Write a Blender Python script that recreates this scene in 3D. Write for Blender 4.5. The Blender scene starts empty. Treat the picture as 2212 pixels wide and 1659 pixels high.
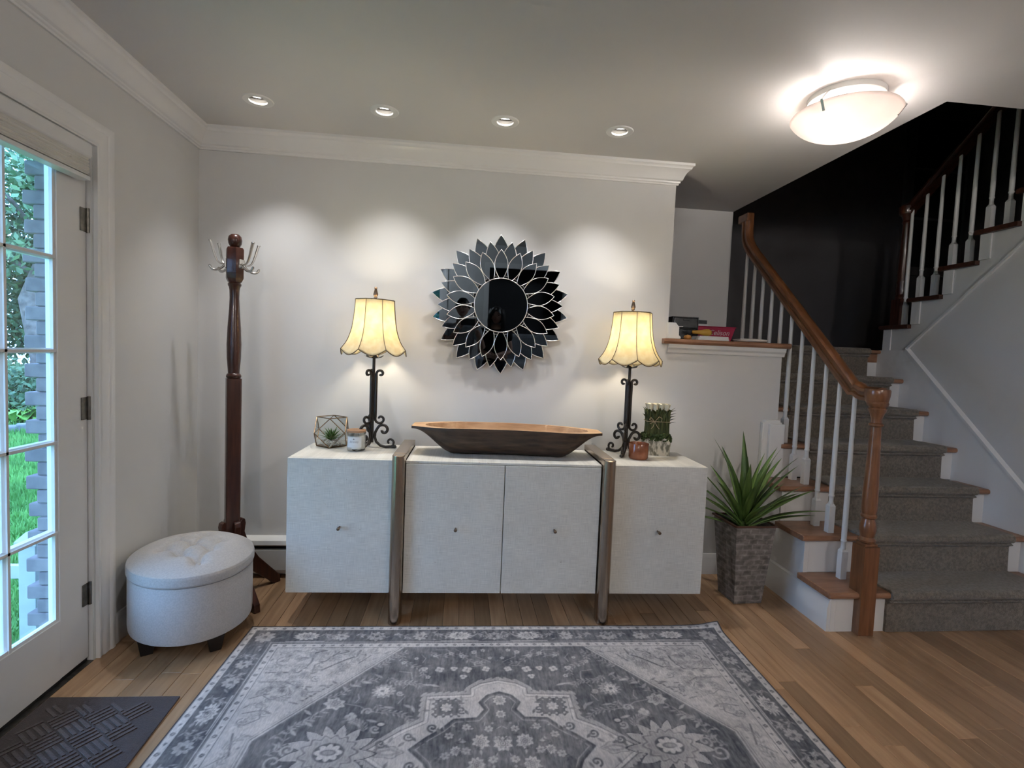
import bpy, bmesh, math, random
import numpy as np
from mathutils import Vector, Matrix

random.seed(7)
PI = math.pi
scene = bpy.context.scene
COL = scene.collection

# ------------------------------------------------------------------ camera
FPX, YAW, PITCH, ROLL = 1112.53, .1008, -.0564, .0407
CAM = Vector((1.4845, -3.0858, 1.3452))
_F = Vector((math.sin(YAW)*math.cos(PITCH), math.cos(YAW)*math.cos(PITCH), math.sin(PITCH)))
_R0 = Vector((math.cos(YAW), -math.sin(YAW), 0)); _U0 = _R0.cross(_F)
_R = _R0*math.cos(ROLL) + _U0*math.sin(ROLL); _U = -_R0*math.sin(ROLL) + _U0*math.cos(ROLL)
cd = bpy.data.cameras.new('camera'); cd.sensor_width = 36.0; cd.lens = 36.0*FPX/2212.0
cd.clip_start = .005; cd.clip_end = 200
cam = bpy.data.objects.new('camera', cd); COL.objects.link(cam)
cam.matrix_world = Matrix(((_R.x, _U.x, -_F.x, CAM.x), (_R.y, _U.y, -_F.y, CAM.y), (_R.z, _U.z, -_F.z, CAM.z), (0, 0, 0, 1)))
scene.camera = cam

# ------------------------------------------------------------------ world, daylight, exposure
world = bpy.data.worlds.new('sky'); scene.world = world; world.use_nodes = True
bg = world.node_tree.nodes['Background']
bg.inputs[0].default_value = (.29, .56, 1.0, 1); bg.inputs[1].default_value = 8.5
vs = scene.view_settings
vs.view_transform = 'Standard'; vs.look = 'None'; vs.gamma = 1.0; vs.exposure = 0.40; vs.use_curve_mapping = False
P_SPOT, P_LAMP, P_DOME, P_FILL = 31.0, 125.0, 175.0, 122.0      # downlights (W), table lamps, dome bulbs and added fill globes (emission strength)
for nm, loc, rot, sx, sy in (('door_daylight', (-.17, -1.32, 1.05), (0, -PI/2, 0), 2.1, 1.0),
                             ('rear_window_daylight', (.45, -6.62, 1.35), (PI/2, 0, 0), 1.5, 1.5)):
    ld = bpy.data.lights.new(nm, 'AREA'); ld.shape = 'RECTANGLE'; ld.size = sx; ld.size_y = sy
    ld.cycles.is_portal = True                 # guides sky light through the opening, emits nothing itself
    lo = bpy.data.objects.new(nm, ld); lo.location = loc; lo.rotation_euler = rot; COL.objects.link(lo)

scene.cycles.max_bounces = 6; scene.cycles.diffuse_bounces = 4; scene.cycles.glossy_bounces = 3; scene.cycles.transmission_bounces = 3; scene.cycles.transparent_max_bounces = 6
scene.cycles.use_adaptive_sampling = True; scene.cycles.use_light_tree = False; scene.cycles.adaptive_threshold = .06; scene.cycles.adaptive_min_samples = 12; scene.cycles.sample_clamp_indirect = 16.0

# ------------------------------------------------------------------ helpers
class MB:
    def __init__(s): s.v = []; s.f = []
    def add(s, vs_, fs):
        n = len(s.v); s.v += [tuple(p) for p in vs_]; s.f += [tuple(i+n for i in f) for f in fs]; return s
    def box(s, x0, x1, y0, y1, z0, z1):
        return s.add([(x0,y0,z0),(x1,y0,z0),(x1,y1,z0),(x0,y1,z0),(x0,y0,z1),(x1,y0,z1),(x1,y1,z1),(x0,y1,z1)],
                     [(3,2,1,0),(4,5,6,7),(0,1,5,4),(1,2,6,5),(2,3,7,6),(3,0,4,7)])
    def lathe(s, prof, n=24, c=(0,0,0), cap=True, axis='z', ph=0.):
        vs_ = []; fs = []
        for r, z in prof:
            for i in range(n):
                a = ph + 2*PI*i/n; p = (r*math.cos(a), r*math.sin(a), z)
                if axis == 'y': p = (p[0], p[2], p[1])
                elif axis == 'x': p = (p[2], p[0], p[1])
                vs_.append((p[0]+c[0], p[1]+c[1], p[2]+c[2]))
        for j in range(len(prof)-1):
            for i in range(n):
                k = (i+1) % n; fs.append((j*n+i, j*n+k, (j+1)*n+k, (j+1)*n+i))
        if cap:
            if prof[0][0] > 1e-6: fs.append(tuple(reversed(range(n))))
            if prof[-1][0] > 1e-6: fs.append(tuple(range((len(prof)-1)*n, len(prof)*n)))
        return s.add(vs_, fs)
    def tube(s, path, r, n=8, closed=False, up=None, flat=1.0):
        P = [Vector(p) for p in path]; m = len(P)
        rs = [r]*m if isinstance(r, (int, float)) else list(r)
        T = []
        for i in range(m):
            if closed: t = P[(i+1) % m]-P[i-1]
            else: t = P[min(i+1, m-1)]-P[max(i-1, 0)]
            T.append(t.normalized() if t.length > 1e-9 else Vector((0,0,1)))
        u = Vector(up) if up else (Vector((0,0,1)) if abs(T[0].z) < .9 else Vector((1,0,0)))
        N = (u - T[0]*u.dot(T[0])).normalized()
        vs_ = []; fs = []
        for i in range(m):
            if i: N = (N - T[i]*N.dot(T[i])); N = N.normalized() if N.length > 1e-6 else T[i].orthogonal().normalized()
            B = T[i].cross(N)
            for k in range(n):
                a = 2*PI*(k+.5)/n
                vs_.append(P[i] + (N*math.cos(a)*flat + B*math.sin(a))*rs[i])
        for i in range(m if closed else m-1):
            j = (i+1) % m
            for k in range(n):
                l = (k+1) % n; fs.append((i*n+k, i*n+l, j*n+l, j*n+k))
        if not closed:
            fs.append(tuple(reversed(range(n)))); fs.append(tuple(range((m-1)*n, m*n)))
        return s.add(vs_, fs)
    def bar(s, a, b, w, h=None, up=(0,0,1)):
        a = Vector(a); b = Vector(b); t = (b-a).normalized(); u = Vector(up)
        if abs(t.dot(u)) > .98: u = Vector((1,0,0))
        sd = t.cross(u).normalized()*w/2; uu = sd.cross(t).normalized()*(h or w)/2
        return s.add([a-sd-uu, a+sd-uu, a+sd+uu, a-sd+uu, b-sd-uu, b+sd-uu, b+sd+uu, b-sd+uu],
                     [(3,2,1,0),(4,5,6,7),(0,1,5,4),(1,2,6,5),(2,3,7,6),(3,0,4,7)])
    def prism(s, poly, a0, a1, ax='z'):
        def P(p, a):
            return {'z': (p[0], p[1], a), 'x': (a, p[0], p[1]), 'y': (p[0], a, p[1])}[ax]
        n = len(poly)
        return s.add([P(p, a0) for p in poly]+[P(p, a1) for p in poly],
                     [tuple(range(n)), tuple(reversed(range(n, 2*n)))] + [(i, n+i, n+(i+1) % n, (i+1) % n) for i in range(n)])
    def sweep(s, prof, path, closed_prof=True):
        """profile points (a, b) placed by path of functions"""
        n = len(prof); vs_ = []; fs = []
        for fn in path: vs_ += [fn(a, b) for a, b in prof]
        for j in range(len(path)-1):
            for i in range(n if closed_prof else n-1):
                k = (i+1) % n; fs.append((j*n+i, j*n+k, (j+1)*n+k, (j+1)*n+i))
        if closed_prof:
            fs.append(tuple(range(n))); fs.append(tuple(reversed(range((len(path)-1)*n, len(path)*n))))
        return s.add(vs_, fs)
    def grid(s, fn, nu, nv, close_u=False):
        vs_ = [fn(i/(nu if close_u else nu-1), j/(nv-1)) for j in range(nv) for i in range(nu)]; fs = []
        for j in range(nv-1):
            for i in range(nu if close_u else nu-1):
                k = (i+1) % nu; fs.append((j*nu+i, j*nu+k, (j+1)*nu+k, (j+1)*nu+i))
        return s.add(vs_, fs)
    def mesh(s, name, smooth=False):
        me = bpy.data.meshes.new(name); me.from_pydata(s.v, [], s.f)
        bm = bmesh.new(); bm.from_mesh(me); bmesh.ops.recalc_face_normals(bm, faces=bm.faces); bm.to_mesh(me); bm.free()
        if smooth: me.polygons.foreach_set('use_smooth', [True]*len(me.polygons))
        me.update(); return me
    def build(s, name, m, parent=None, smooth=False, bevel=0, auto=None, seg=2):
        return put(name, s.mesh(name, smooth or auto is not None), m, parent, bevel, auto, seg)

def put(name, me, m=None, parent=None, bevel=0, auto=None, seg=2):
    if m is not None and not me.materials: me.materials.append(m)
    o = bpy.data.objects.new(name, me); COL.objects.link(o)
    if parent is not None: o.parent = parent
    if bevel:
        b = o.modifiers.new('bevel', 'BEVEL'); b.width = bevel; b.segments = seg; b.limit_method = 'ANGLE'; b.angle_limit = .6
    if auto is not None:
        sharp_by_angle(me, auto)
    return o

def sharp_by_angle(me, ang):
    bm = bmesh.new(); bm.from_mesh(me)
    for e in bm.edges:
        e.smooth = not (len(e.link_faces) == 2 and e.calc_face_angle(0) > ang)
    for f in bm.faces: f.smooth = True
    bm.to_mesh(me); bm.free()

def tag(o, label, cat, group=None, kind=None):
    o['label'] = label; o['category'] = cat
    if group: o['group'] = group
    if kind: o['kind'] = kind
    return o
def thing(name, label, cat, loc=(0,0,0), rz=0, group=None, rot=None):
    o = bpy.data.objects.new(name, None); COL.objects.link(o); o.empty_display_size = .05
    o.location = loc; o.rotation_euler = rot or (0, 0, rz)
    return tag(o, label, cat, group)
def struct(o, label, cat=None):
    o['kind'] = 'structure'; o['label'] = label; o['category'] = cat or o.name.split('_')[0].split('.')[0]; return o
def clone(o, parent=None, **kw):
    c = o.copy(); COL.objects.link(c); c.parent = parent
    for k, v in kw.items(): setattr(c, k, v)
    return c
def clone_tree(o, parent=None):
    c = clone(o, parent)
    for ch in list(o.children): clone_tree(ch, c)
    return c
def rot2(p, a): return (p[0]*math.cos(a)-p[1]*math.sin(a), p[0]*math.sin(a)+p[1]*math.cos(a))
def sst(a, b, x):
    t = min(1, max(0, (x-a)/(b-a))); return t*t*(3-2*t)
def bez(p0, p1, p2, p3, n=12):
    out = []
    for i in range(n+1):
        t = i/n; q = 1-t
        out.append(tuple(q**3*a+3*q*q*t*b+3*q*t*t*c+t**3*d for a, b, c, d in zip(p0, p1, p2, p3)))
    return out
def spiral(cx, cz, r0, r1, a0, a1, n=22):
    return [(cx+(r0+(r1-r0)*i/n)*math.cos(a0+(a1-a0)*i/n), cz+(r0+(r1-r0)*i/n)*math.sin(a0+(a1-a0)*i/n)) for i in range(n+1)]

# ------------------------------------------------------------------ materials
def pm(name, c, c2=None, sc=8., rough=.5, metal=0., bump=0., bsc=60., stretch=(1,1,1), spec=.5, coat=0., detail=2., lo=.35, hi=.65, rnd=0., dist=.002, sheen=0., kind='noise'):
    m = bpy.data.materials.new(name); m.use_nodes = True; nt = m.node_tree; N = nt.nodes; L = nt.links
    b = N['Principled BSDF']
    b.inputs['Roughness'].default_value = rough; b.inputs['Metallic'].default_value = metal
    b.inputs['Specular IOR Level'].default_value = spec; b.inputs['Coat Weight'].default_value = coat
    b.inputs['Sheen Weight'].default_value = sheen
    b.inputs['Base Color'].default_value = (*c, 1)
    tc = N.new('ShaderNodeTexCoord'); mp = N.new('ShaderNodeMapping'); mp.inputs['Scale'].default_value = stretch
    L.new(tc.outputs['Object'], mp.inputs['Vector'])
    if c2 is None: c2 = tuple(x*.93 for x in c)
    nz = N.new('ShaderNodeTexNoise'); nz.inputs['Scale'].default_value = sc; nz.inputs['Detail'].default_value = detail
    L.new(mp.outputs[0], nz.inputs['Vector'])
    rp = N.new('ShaderNodeValToRGB'); e = rp.color_ramp.elements
    e[0].position = lo; e[0].color = (*c2, 1); e[1].position = hi; e[1].color = (*c, 1)
    L.new(nz.outputs['Fac'], rp.inputs[0])
    out = rp.outputs[0]
    if rnd:
        oi = N.new('ShaderNodeObjectInfo'); mr = N.new('ShaderNodeMapRange')
        mr.inputs['To Min'].default_value = 1-rnd; mr.inputs['To Max'].default_value = 1+rnd
        L.new(oi.outputs['Random'], mr.inputs['Value'])
        hs = N.new('ShaderNodeHueSaturation'); L.new(mr.outputs[0], hs.inputs['Value']); L.new(out, hs.inputs['Color']); out = hs.outputs[0]
        ad = N.new('ShaderNodeVectorMath'); ad.operation = 'ADD'
        sc_ = N.new('ShaderNodeVectorMath'); sc_.operation = 'SCALE'; sc_.inputs['Scale'].default_value = 40
        cb = N.new('ShaderNodeCombineXYZ'); L.new(oi.outputs['Random'], cb.inputs[0]); L.new(oi.outputs['Random'], cb.inputs[1])
        L.new(cb.outputs[0], sc_.inputs[0]); L.new(tc.outputs['Object'], ad.inputs[0]); L.new(sc_.outputs[0], ad.inputs[1]); L.new(ad.outputs[0], mp.inputs['Vector'])
    L.new(out, b.inputs['Base Color'])
    if bump:
        bn = N.new('ShaderNodeTexNoise'); bn.inputs['Scale'].default_value = bsc; bn.inputs['Detail'].default_value = 2
        L.new(mp.outputs[0], bn.inputs['Vector'])
        bp_ = N.new('ShaderNodeBump'); bp_.inputs['Strength'].default_value = bump; bp_.inputs['Distance'].default_value = dist
        L.new(bn.outputs['Fac'], bp_.inputs['Height']); L.new(bp_.outputs[0], b.inputs['Normal'])
    return m

def glass_mat(name, tint=(.95,.98,1), gl=.06, rough=0.02):
    m = bpy.data.materials.new(name); m.use_nodes = True; nt = m.node_tree; N = nt.nodes; L = nt.links
    for n in list(N): N.remove(n)
    o = N.new('ShaderNodeOutputMaterial'); mx = N.new('ShaderNodeMixShader'); t = N.new('ShaderNodeBsdfTransparent'); g = N.new('ShaderNodeBsdfGlossy')
    t.inputs[0].default_value = (*tint, 1); g.inputs[0].default_value = (1,1,1,1); g.inputs['Roughness'].default_value = rough
    lw = N.new('ShaderNodeLayerWeight'); lw.inputs['Blend'].default_value = .12
    ml = N.new('ShaderNodeMath'); ml.operation = 'MULTIPLY_ADD'; ml.inputs[1].default_value = .5; ml.inputs[2].default_value = gl*.5
    L.new(lw.outputs['Fresnel'], ml.inputs[0]); L.new(ml.outputs[0], mx.inputs[0])
    L.new(t.outputs[0], mx.inputs[1]); L.new(g.outputs[0], mx.inputs[2]); L.new(mx.outputs[0], o.inputs[0]); return m

def translucent_mat(name, c, c2=None, sc=30, tr=.6, rough=.8, t2=None):
    m = pm(name, c, c2, sc=sc, rough=rough, bump=.1, bsc=80)
    nt = m.node_tree; N = nt.nodes; L = nt.links; b = N['Principled BSDF']
    t = N.new('ShaderNodeBsdfTranslucent'); mx = N.new('ShaderNodeMixShader'); mx.inputs[0].default_value = tr
    src = b.inputs['Base Color'].links[0].from_socket
    if t2: t.inputs[0].default_value = (*t2, 1)
    else: L.new(src, t.inputs[0])
    o = N['Material Output']; L.new(b.outputs[0], mx.inputs[1]); L.new(t.outputs[0], mx.inputs[2]); L.new(mx.outputs[0], o.inputs[0]); return m

def emit_mat(name, c, s):
    m = bpy.data.materials.new(name); m.use_nodes = True; nt = m.node_tree
    b = nt.nodes['Principled BSDF']; b.inputs['Base Color'].default_value = (*c, 1)
    b.inputs['Emission Color'].default_value = (*c, 1); b.inputs['Emission Strength'].default_value = s; return m

def linen_mat(name, c, c2):
    """cream linen wrap: crossed thread waves, slubs and dark flecks"""
    m = pm(name, c, c2, sc=5, rough=.62)
    nt = m.node_tree; N = nt.nodes; L = nt.links; b = N['Principled BSDF']; src = b.inputs['Base Color'].links[0].from_socket
    tc = N['Texture Coordinate']
    mix = src; hs = []
    for st, amt in (((18,1,420), .16), ((420,1,18), .12)):
        mp = N.new('ShaderNodeMapping'); mp.inputs['Scale'].default_value = st; L.new(tc.outputs['Object'], mp.inputs[0])
        n = N.new('ShaderNodeTexNoise'); n.inputs['Scale'].default_value = 1.; n.inputs['Detail'].default_value = 3; L.new(mp.outputs[0], n.inputs['Vector'])
        mr = N.new('ShaderNodeMapRange'); mr.inputs['From Min'].default_value = .3; mr.inputs['From Max'].default_value = .7
        mr.inputs['To Min'].default_value = 1-amt; mr.inputs['To Max'].default_value = 1+amt*.5; L.new(n.outputs['Fac'], mr.inputs['Value'])
        vm = N.new('ShaderNodeVectorMath'); vm.operation = 'SCALE'; L.new(mix, vm.inputs[0]); L.new(mr.outputs[0], vm.inputs['Scale']); mix = vm.outputs[0]; hs.append(n.outputs['Fac'])
    mp = N.new('ShaderNodeMapping'); mp.inputs['Scale'].default_value = (1,1,1.6); L.new(tc.outputs['Object'], mp.inputs[0])
    n = N.new('ShaderNodeTexNoise'); n.inputs['Scale'].default_value = 70; n.inputs['Detail'].default_value = 2; L.new(mp.outputs[0], n.inputs['Vector'])
    r = N.new('ShaderNodeValToRGB'); r.color_ramp.elements[0].position = .70; r.color_ramp.elements[0].color = (1,1,1,1)
    r.color_ramp.elements[1].position = .76; r.color_ramp.elements[1].color = (.62,.56,.48,1); L.new(n.outputs['Fac'], r.inputs[0])
    mm = N.new('ShaderNodeVectorMath'); mm.operation = 'MULTIPLY'; L.new(mix, mm.inputs[0]); L.new(r.outputs[0], mm.inputs[1])
    L.new(mm.outputs[0], b.inputs['Base Color'])
    bp_ = N.new('ShaderNodeBump'); bp_.inputs['Strength'].default_value = .25; bp_.inputs['Distance'].default_value = .001
    L.new(hs[0], bp_.inputs['Height']); L.new(bp_.outputs[0], b.inputs['Normal']); return m

M = {}
M['wall'] = pm('wall_paint', (.60,.595,.58), (.585,.58,.565), sc=3, rough=.5, spec=.4)
M['ceil'] = pm('ceiling_paint', (.62,.61,.60), (.605,.595,.585), sc=2, rough=.75, spec=.3)
M['trim'] = pm('gloss_white_trim', (.70,.695,.68), (.68,.675,.66), sc=4, rough=.28, spec=.5)
M['doorwhite'] = pm('door_white', (.66,.655,.64), (.64,.635,.62), sc=4, rough=.35)
M['navy'] = pm('charcoal_navy_paint', (.115,.110,.114), (.105,.100,.104), sc=3, rough=.45)
M['oak'] = pm('oak_plank', (.44,.275,.155), (.31,.18,.095), sc=5, rough=.34, stretch=(9,.7,9), bump=.05, bsc=40, rnd=.28, detail=7, lo=.3, hi=.7)
M['oakstuff'] = pm('oak_floor_far', (.40,.25,.14), (.31,.18,.10), sc=5, rough=.36, stretch=(11,.5,9))
M['sub'] = pm('subfloor', (.05,.03,.02), rough=.8)
M['stairwood'] = pm('stair_oak', (.36,.185,.105), (.23,.11,.06), sc=7, rough=.3, stretch=(1.2,9,9), detail=7, lo=.3, hi=.7)
M['railwood'] = pm('rail_oak', (.23,.092,.036), (.125,.046,.018), sc=6, rough=.28, stretch=(9,1.5,1.5), detail=7, lo=.3, hi=.7, coat=.3)
M['newelwood'] = pm('newel_oak', (.25,.105,.045), (.145,.056,.024), sc=6, rough=.28, stretch=(10,10,.8), detail=7, lo=.3, hi=.7, coat=.3)
M['carpet'] = pm('stair_carpet', (.235,.20,.16), (.145,.122,.096), sc=70, rough=.95, bump=.9, bsc=260, dist=.006, spec=.1, sheen=.3)
M['linen'] = linen_mat('cream_linen', (.66,.645,.59), (.62,.60,.545))
M['bronze'] = pm('brushed_bronze', (.46,.37,.29), (.38,.30,.23), sc=30, rough=.27, metal=1, stretch=(30,30,1))
M['knob'] = pm('dark_bronze', (.20,.145,.105), rough=.35, metal=1)
M['iron'] = pm('wrought_iron', (.02,.016,.013), (.03,.022,.016), sc=30, rough=.42, bump=.1, bsc=90)
M['mahog'] = pm('mahogany', (.062,.018,.010), (.030,.008,.005), sc=6, rough=.3, stretch=(9,9,.9), detail=7, coat=.25)
M['nickel'] = pm('satin_nickel', (.62,.60,.57), rough=.27, metal=1)
M['chrome'] = pm('silver_rim', (.90,.89,.87), rough=.25, metal=1)
M['smoke'] = pm('smoked_mirror', (.14,.18,.22), (.138,.178,.218), sc=1, rough=.015, metal=1)
M['shadetrim'] = pm('shade_seam', (.10,.065,.03), rough=.7)
M['black'] = pm('black_plastic', (.012,.012,.013), rough=.35)
M['white'] = pm('white_plastic', (.75,.75,.73), rough=.4)
M['glass'] = glass_mat('window_glass')
M['tglass'] = glass_mat('thin_clear_glass', (.975,.985,.98), .03)
M['hinge'] = pm('aged_steel_hinge', (.25,.235,.21), (.17,.16,.14), sc=40, rough=.4, metal=1)
# ================================================================== SETTING
HC = 2.523; XE = 2.75; XR = 4.748; XO = 3.55; YO = -.97; YREAR = -6.6
# ---- floor with planks
fl = MB().box(-.0, 4.75, YREAR, 0.0, -.05, -.012).build('floor', M['sub'])
struct(fl, 'light oak strip floor running toward the stairs', 'floor')
PW = .080; rng = random.Random(3)
plank_meshes = {}
def plank_mesh(L):
    k = round(L, 2)
    if k not in plank_meshes:
        w = PW/2-.0006; c = .0012; h = k/2-.0006
        mb = MB()
        mb.add([(-w,-h,-.012),(w,-h,-.012),(w,h,-.012),(-w,h,-.012),(-w,-h,-c),(w,-h,-c),(w,h,-c),(-w,h,-c),(-w+c,-h+c,0),(w-c,-h+c,0),(w-c,h-c,0),(-w+c,h-c,0)],
               [(0,1,5,4),(1,2,6,5),(2,3,7,6),(3,0,4,7),(4,5,9,8),(5,6,10,9),(6,7,11,10),(7,4,8,11),(8,9,10,11)])
        plank_meshes[k] = mb.mesh('plank'); plank_meshes[k].materials.append(M['oak'])
    return plank_meshes[k]
far = MB(); nplank = 0
for i in range(59):
    x = PW*(i+.5)
    y1 = 0.0 if x < 3.41 else -.70
    y = y1
    while y > -2.0:
        L = round(rng.uniform(.45, 1.5), 2)
        if y-L < -2.6: L = round(y+2.6, 2)
        if y - L < -2.0 and False: pass
        o = bpy.data.objects.new('plank', plank_mesh(L)); COL.objects.link(o); o.parent = fl; o.location = (x, y-L/2, 0); nplank += 1
        y = round(y-L, 4)
    far.box(x-PW/2+.0006, x+PW/2-.0006, YREAR, y-.0006, -.012, 0)
fo = far.build('far_planks', M['oakstuff'], fl); fo['kind'] = 'stuff'

# ---- ceiling with four recessed holes and the stairwell opening
DL = [(.467,-.411), (1.066,-.411), (1.666,-.411), (2.262,-.411)]; HR = .046
cm = MB()
def cq(x0, x1, y0, y1): cm.add([(x0,y0,HC),(x1,y0,HC),(x1,y1,HC),(x0,y1,HC)], [(0,1,2,3)])
ys0, ys1 = -.511, -.311
cq(-.15, XO, YREAR, ys0); cq(-.15, XO, ys1, .95); cq(XO, 4.9, YREAR, YO)
xs = [-.15]
for (x, y) in DL: xs += [x-.1, x+.1]
xs.append(XO)
for a, b in zip(xs[0::2], xs[1::2]): cq(a, b, ys0, ys1)
for (x, y) in DL:
    n = 32; vs_ = []
    for i in range(n):
        a = 2*PI*i/n; c, s_ = math.cos(a), math.sin(a); k = .1/max(abs(c), abs(s_))
        vs_ += [(x+HR*c, y+HR*s_, HC), (x+k*c, y+k*s_, HC)]
    cm.add(vs_, [(2*i, 2*i+1, (2*i+3) % (2*n), (2*i+2) % (2*n)) for i in range(n)])
# slab above and the faces round the stair opening
cm.box(-.15, XO, YREAR, .95, 2.66, 2.72); cm.box(XO, 4.9, YREAR, YO, 2.66, 2.72)
cm.add([(XO,YO,HC),(XO,.95,HC),(XO,.95,2.72),(XO,YO,2.72)], [(0,1,2,3)])
cm.add([(XO,YO,HC),(4.9,YO,HC),(4.9,YO,2.72),(XO,YO,2.72)], [(0,1,2,3)])
co = cm.build('ceiling', M['ceil']); struct(co, 'flat white ceiling with four recessed spots and stairwell opening', 'ceiling')

# ---- walls
def wallbox(name, label, m, *boxes):
    mb = MB()
    for b in boxes: mb.box(*b)
    return struct(mb.build(name, m), label, 'wall')
wallbox('wall_back', 'pale grey wall behind the sideboard and sunburst mirror', M['wall'], (-.15, XE, 0, .12, 0, 2.6))
wallbox('wall_left', 'pale grey wall around the glazed garden door', M['wall'],
        (-.15, 0, -.835, 0, -.3, 2.6), (-.15, 0, YREAR, -1.80, -.3, 2.6), (-.15, -.03, .0, .95, -.3, 2.6), (-.15, 0, -1.80, -.835, 2.10, 2.6), (-.15, 0, -1.80, -.835, -.3, -.012))
wallbox('wall_ledge', 'low pale grey wall under the wooden ledge beside the stairs', M['wall'], (XE-.02, 3.51, .002, .80, 0, 1.452))
wallbox('wall_nook', 'shaded grey wall behind the ledge', M['wall'], (2.2, XO, .80, .95, 1.3, 2.6), (2.2, 2.3, .12, .80, 1.3, 2.6), (-.15, XO, .80, .95, -.3, 1.3), (-.03, 2.2, .80, .95, 1.3, 2.6))
wallbox('wall_landing', 'dark navy wall behind the stair landing', M['navy'],
        (XO-.1, 6.6, 1.62, 1.74, -.3, 5.2), (XO-.12, XO-.002, .951, 1.62, -.3, 5.2), (6.5, 6.62, -1.7, 1.62, -.3, 5.2), (4.862, 6.5, -1.7, -1.6, -.3, 2.73), (-.15, 6.6, -1.7, 1.74, -.4, -.31))
wallbox('wall_upper', 'dark upper walls closing the stairwell above', M['navy'],
        (XO-.12, XO-.002, -1.6, .96, 2.73, 5.2), (XO-.12, 6.6, -1.7, -1.6, 2.73, 5.2), (XO-.12, 6.6, -1.7, 1.74, 5.2, 5.3))
# wall carrying the upper flight (its top follows the steps)
RU, TU, YU = .19, .233, .655            # upper flight riser, run, first nosing
poly = [(YREAR, -.3), (.66, -.3), (.66, 1.44), (1.0, 1.44), (1.0, 1.466), (YU-.03, 1.466)]
for k in range(1, 8):
    y = YU-.03-(k-1)*TU; poly += [(y, 1.496+RU*k-.03), (y-TU, 1.496+RU*k-.03)]
poly += [(YREAR, poly[-1][1])]
wr = MB().prism(poly, XR, XR+.11, 'x').build('wall_right', M['wall'])
struct(wr, 'pale grey wall beside the carpeted stairs, stepping up under the upper flight', 'wall')
# rear wall with window and dark doorway (seen in the mirror)
wallbox('wall_rear', 'grey wall at the far end of the hall with window and dark doorway', M['wall'],
        (-.15, .30, YREAR-.15, YREAR, -.3, 2.6), (.30, 1.12, YREAR-.15, YREAR, -.3, .75), (.30, 1.12, YREAR-.15, YREAR, 2.05, 2.6),
        (1.12, 1.95, YREAR-.15, YREAR, -.3, 2.6), (1.95, 3.35, YREAR-.15, YREAR, 2.12, 2.6), (3.35, 4.9, YREAR-.15, YREAR, -.3, 2.6),
        (1.95, 3.35, YREAR-.15, YREAR, -.3, -.012))
wallbox('wall_dark_room', 'unlit room beyond the rear doorway', M['navy'],
        (1.4, 4.0, YREAR-2.2, YREAR-2.1, 0, 2.6), (1.4, 1.5, YREAR-2.1, YREAR-.16, 0, 2.6), (3.9, 4.0, YREAR-2.1, YREAR-.16, 0, 2.6), (1.4, 4.0, YREAR-2.2, YREAR-.16, 2.61, 2.66), (1.4, 4.0, YREAR-2.2, YREAR-.16, -.06, -.012))

# ---- crown mouldings
crown = [(.0,-.112),(.010,-.112),(.012,-.104),(.018,-.100),(.019,-.092),(.028,-.086),(.033,-.072),(.042,-.052),(.055,-.036),(.066,-.030),(.068,-.022),(.073,-.017),(.079,-.014),(.079,0),(0,0)]
def crown_back():
    path = [lambda a, b: (a, -a, HC+b), lambda a, b: (XE+a, -a, HC+b), lambda a, b: (XE+a, .12, HC+b)]
    return MB().sweep(crown, path)
struct(crown_back().build('trim_1', M['trim'], auto=.6), 'white crown moulding along the wall above the mirror', 'trim')
struct(MB().sweep(crown, [lambda a, b: (a, -a, HC+b), lambda a, b: (a, YREAR, HC+b)]).build('trim_2', M['trim'], auto=.6), 'white crown moulding running above the garden door', 'trim')

# ---- baseboards
base = [(0,0),(.016,0),(.016,.095),(.013,.100),(.013,.112),(.009,.118),(.007,.128),(0,.130)]
struct(MB().sweep(base, [lambda a, b: (1.75, -a, b), lambda a, b: (3.404-a, -a, b)]).build('baseboard_back', M['trim'], auto=.6), 'white baseboard under the ledge wall', 'baseboard')
struct(MB().sweep(base, [lambda a, b: (a, -.735, b), lambda a, b: (a, 0, b)]).build('baseboard_left', M['trim'], auto=.6), 'white baseboard between garden door and corner', 'baseboard')
sbase = [(0,0),(.018,0),(.018,.128),(.014,.134),(.014,.148),(.010,.154),(.010,.160),(.004,.166),(0,.170)]
struct(MB().sweep(sbase, [lambda a, b: (3.404-a, -.0165, b), lambda a, b: (3.404-a, -.705, b)]).build('baseboard_stairs', M['trim'], auto=.6), 'white baseboard along the open side of the stairs', 'baseboard')
# ---- wood ledge cap and small trims round it
cap = [(-.035,1.459),(-.040,1.466),(-.040,1.478),(-.035,1.485),(.80,1.485),(.80,1.453),(-.03,1.453)]
struct(MB().prism(cap, 2.715, 3.545, 'x').build('trim_3', M['stairwood'], bevel=.003), 'rounded oak ledge cap on the low wall', 'trim')
struct(MB().prism([(0,1.40),(-.008,1.40),(-.012,1.418),(-.022,1.430),(-.026,1.4525),(0,1.4525)], 2.752, 3.52, 'x').build('trim_4', M['trim']), 'white moulding under the oak ledge cap', 'trim')
pb = [(-.07,0),(-.07,.012),(-.058,.022),(-.058,.075),(-.035,.098),(.0,.098),(.0,0)]
struct(MB().prism([(XE+.062+a*.9 if a > -.06 else XE+.062+a*.9, 1.4855+b) for a, b in [(.012,0),(.012,.012),(-.002,.022),(-.002,.072),(-.028,.098),(-.078,.098),(-.078,0)]], -.03, .05, 'y').build('trim_5', M['trim'], bevel=.002),
       'small white plinth where the wall meets the oak ledge', 'trim')
struct(MB().prism([(3.395,.6415),(3.523,.6415),(3.523,.985),(3.51,.99),(3.51,1.0),(3.408,1.0),(3.408,.99),(3.395,.985)], -.03, .0015, 'y').box(3.43, 3.53, -.05, -.03, .6415, .978).build('trim_6', M['trim'], bevel=.003),
       'short white skirting block at the end of the ledge wall', 'trim')

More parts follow.
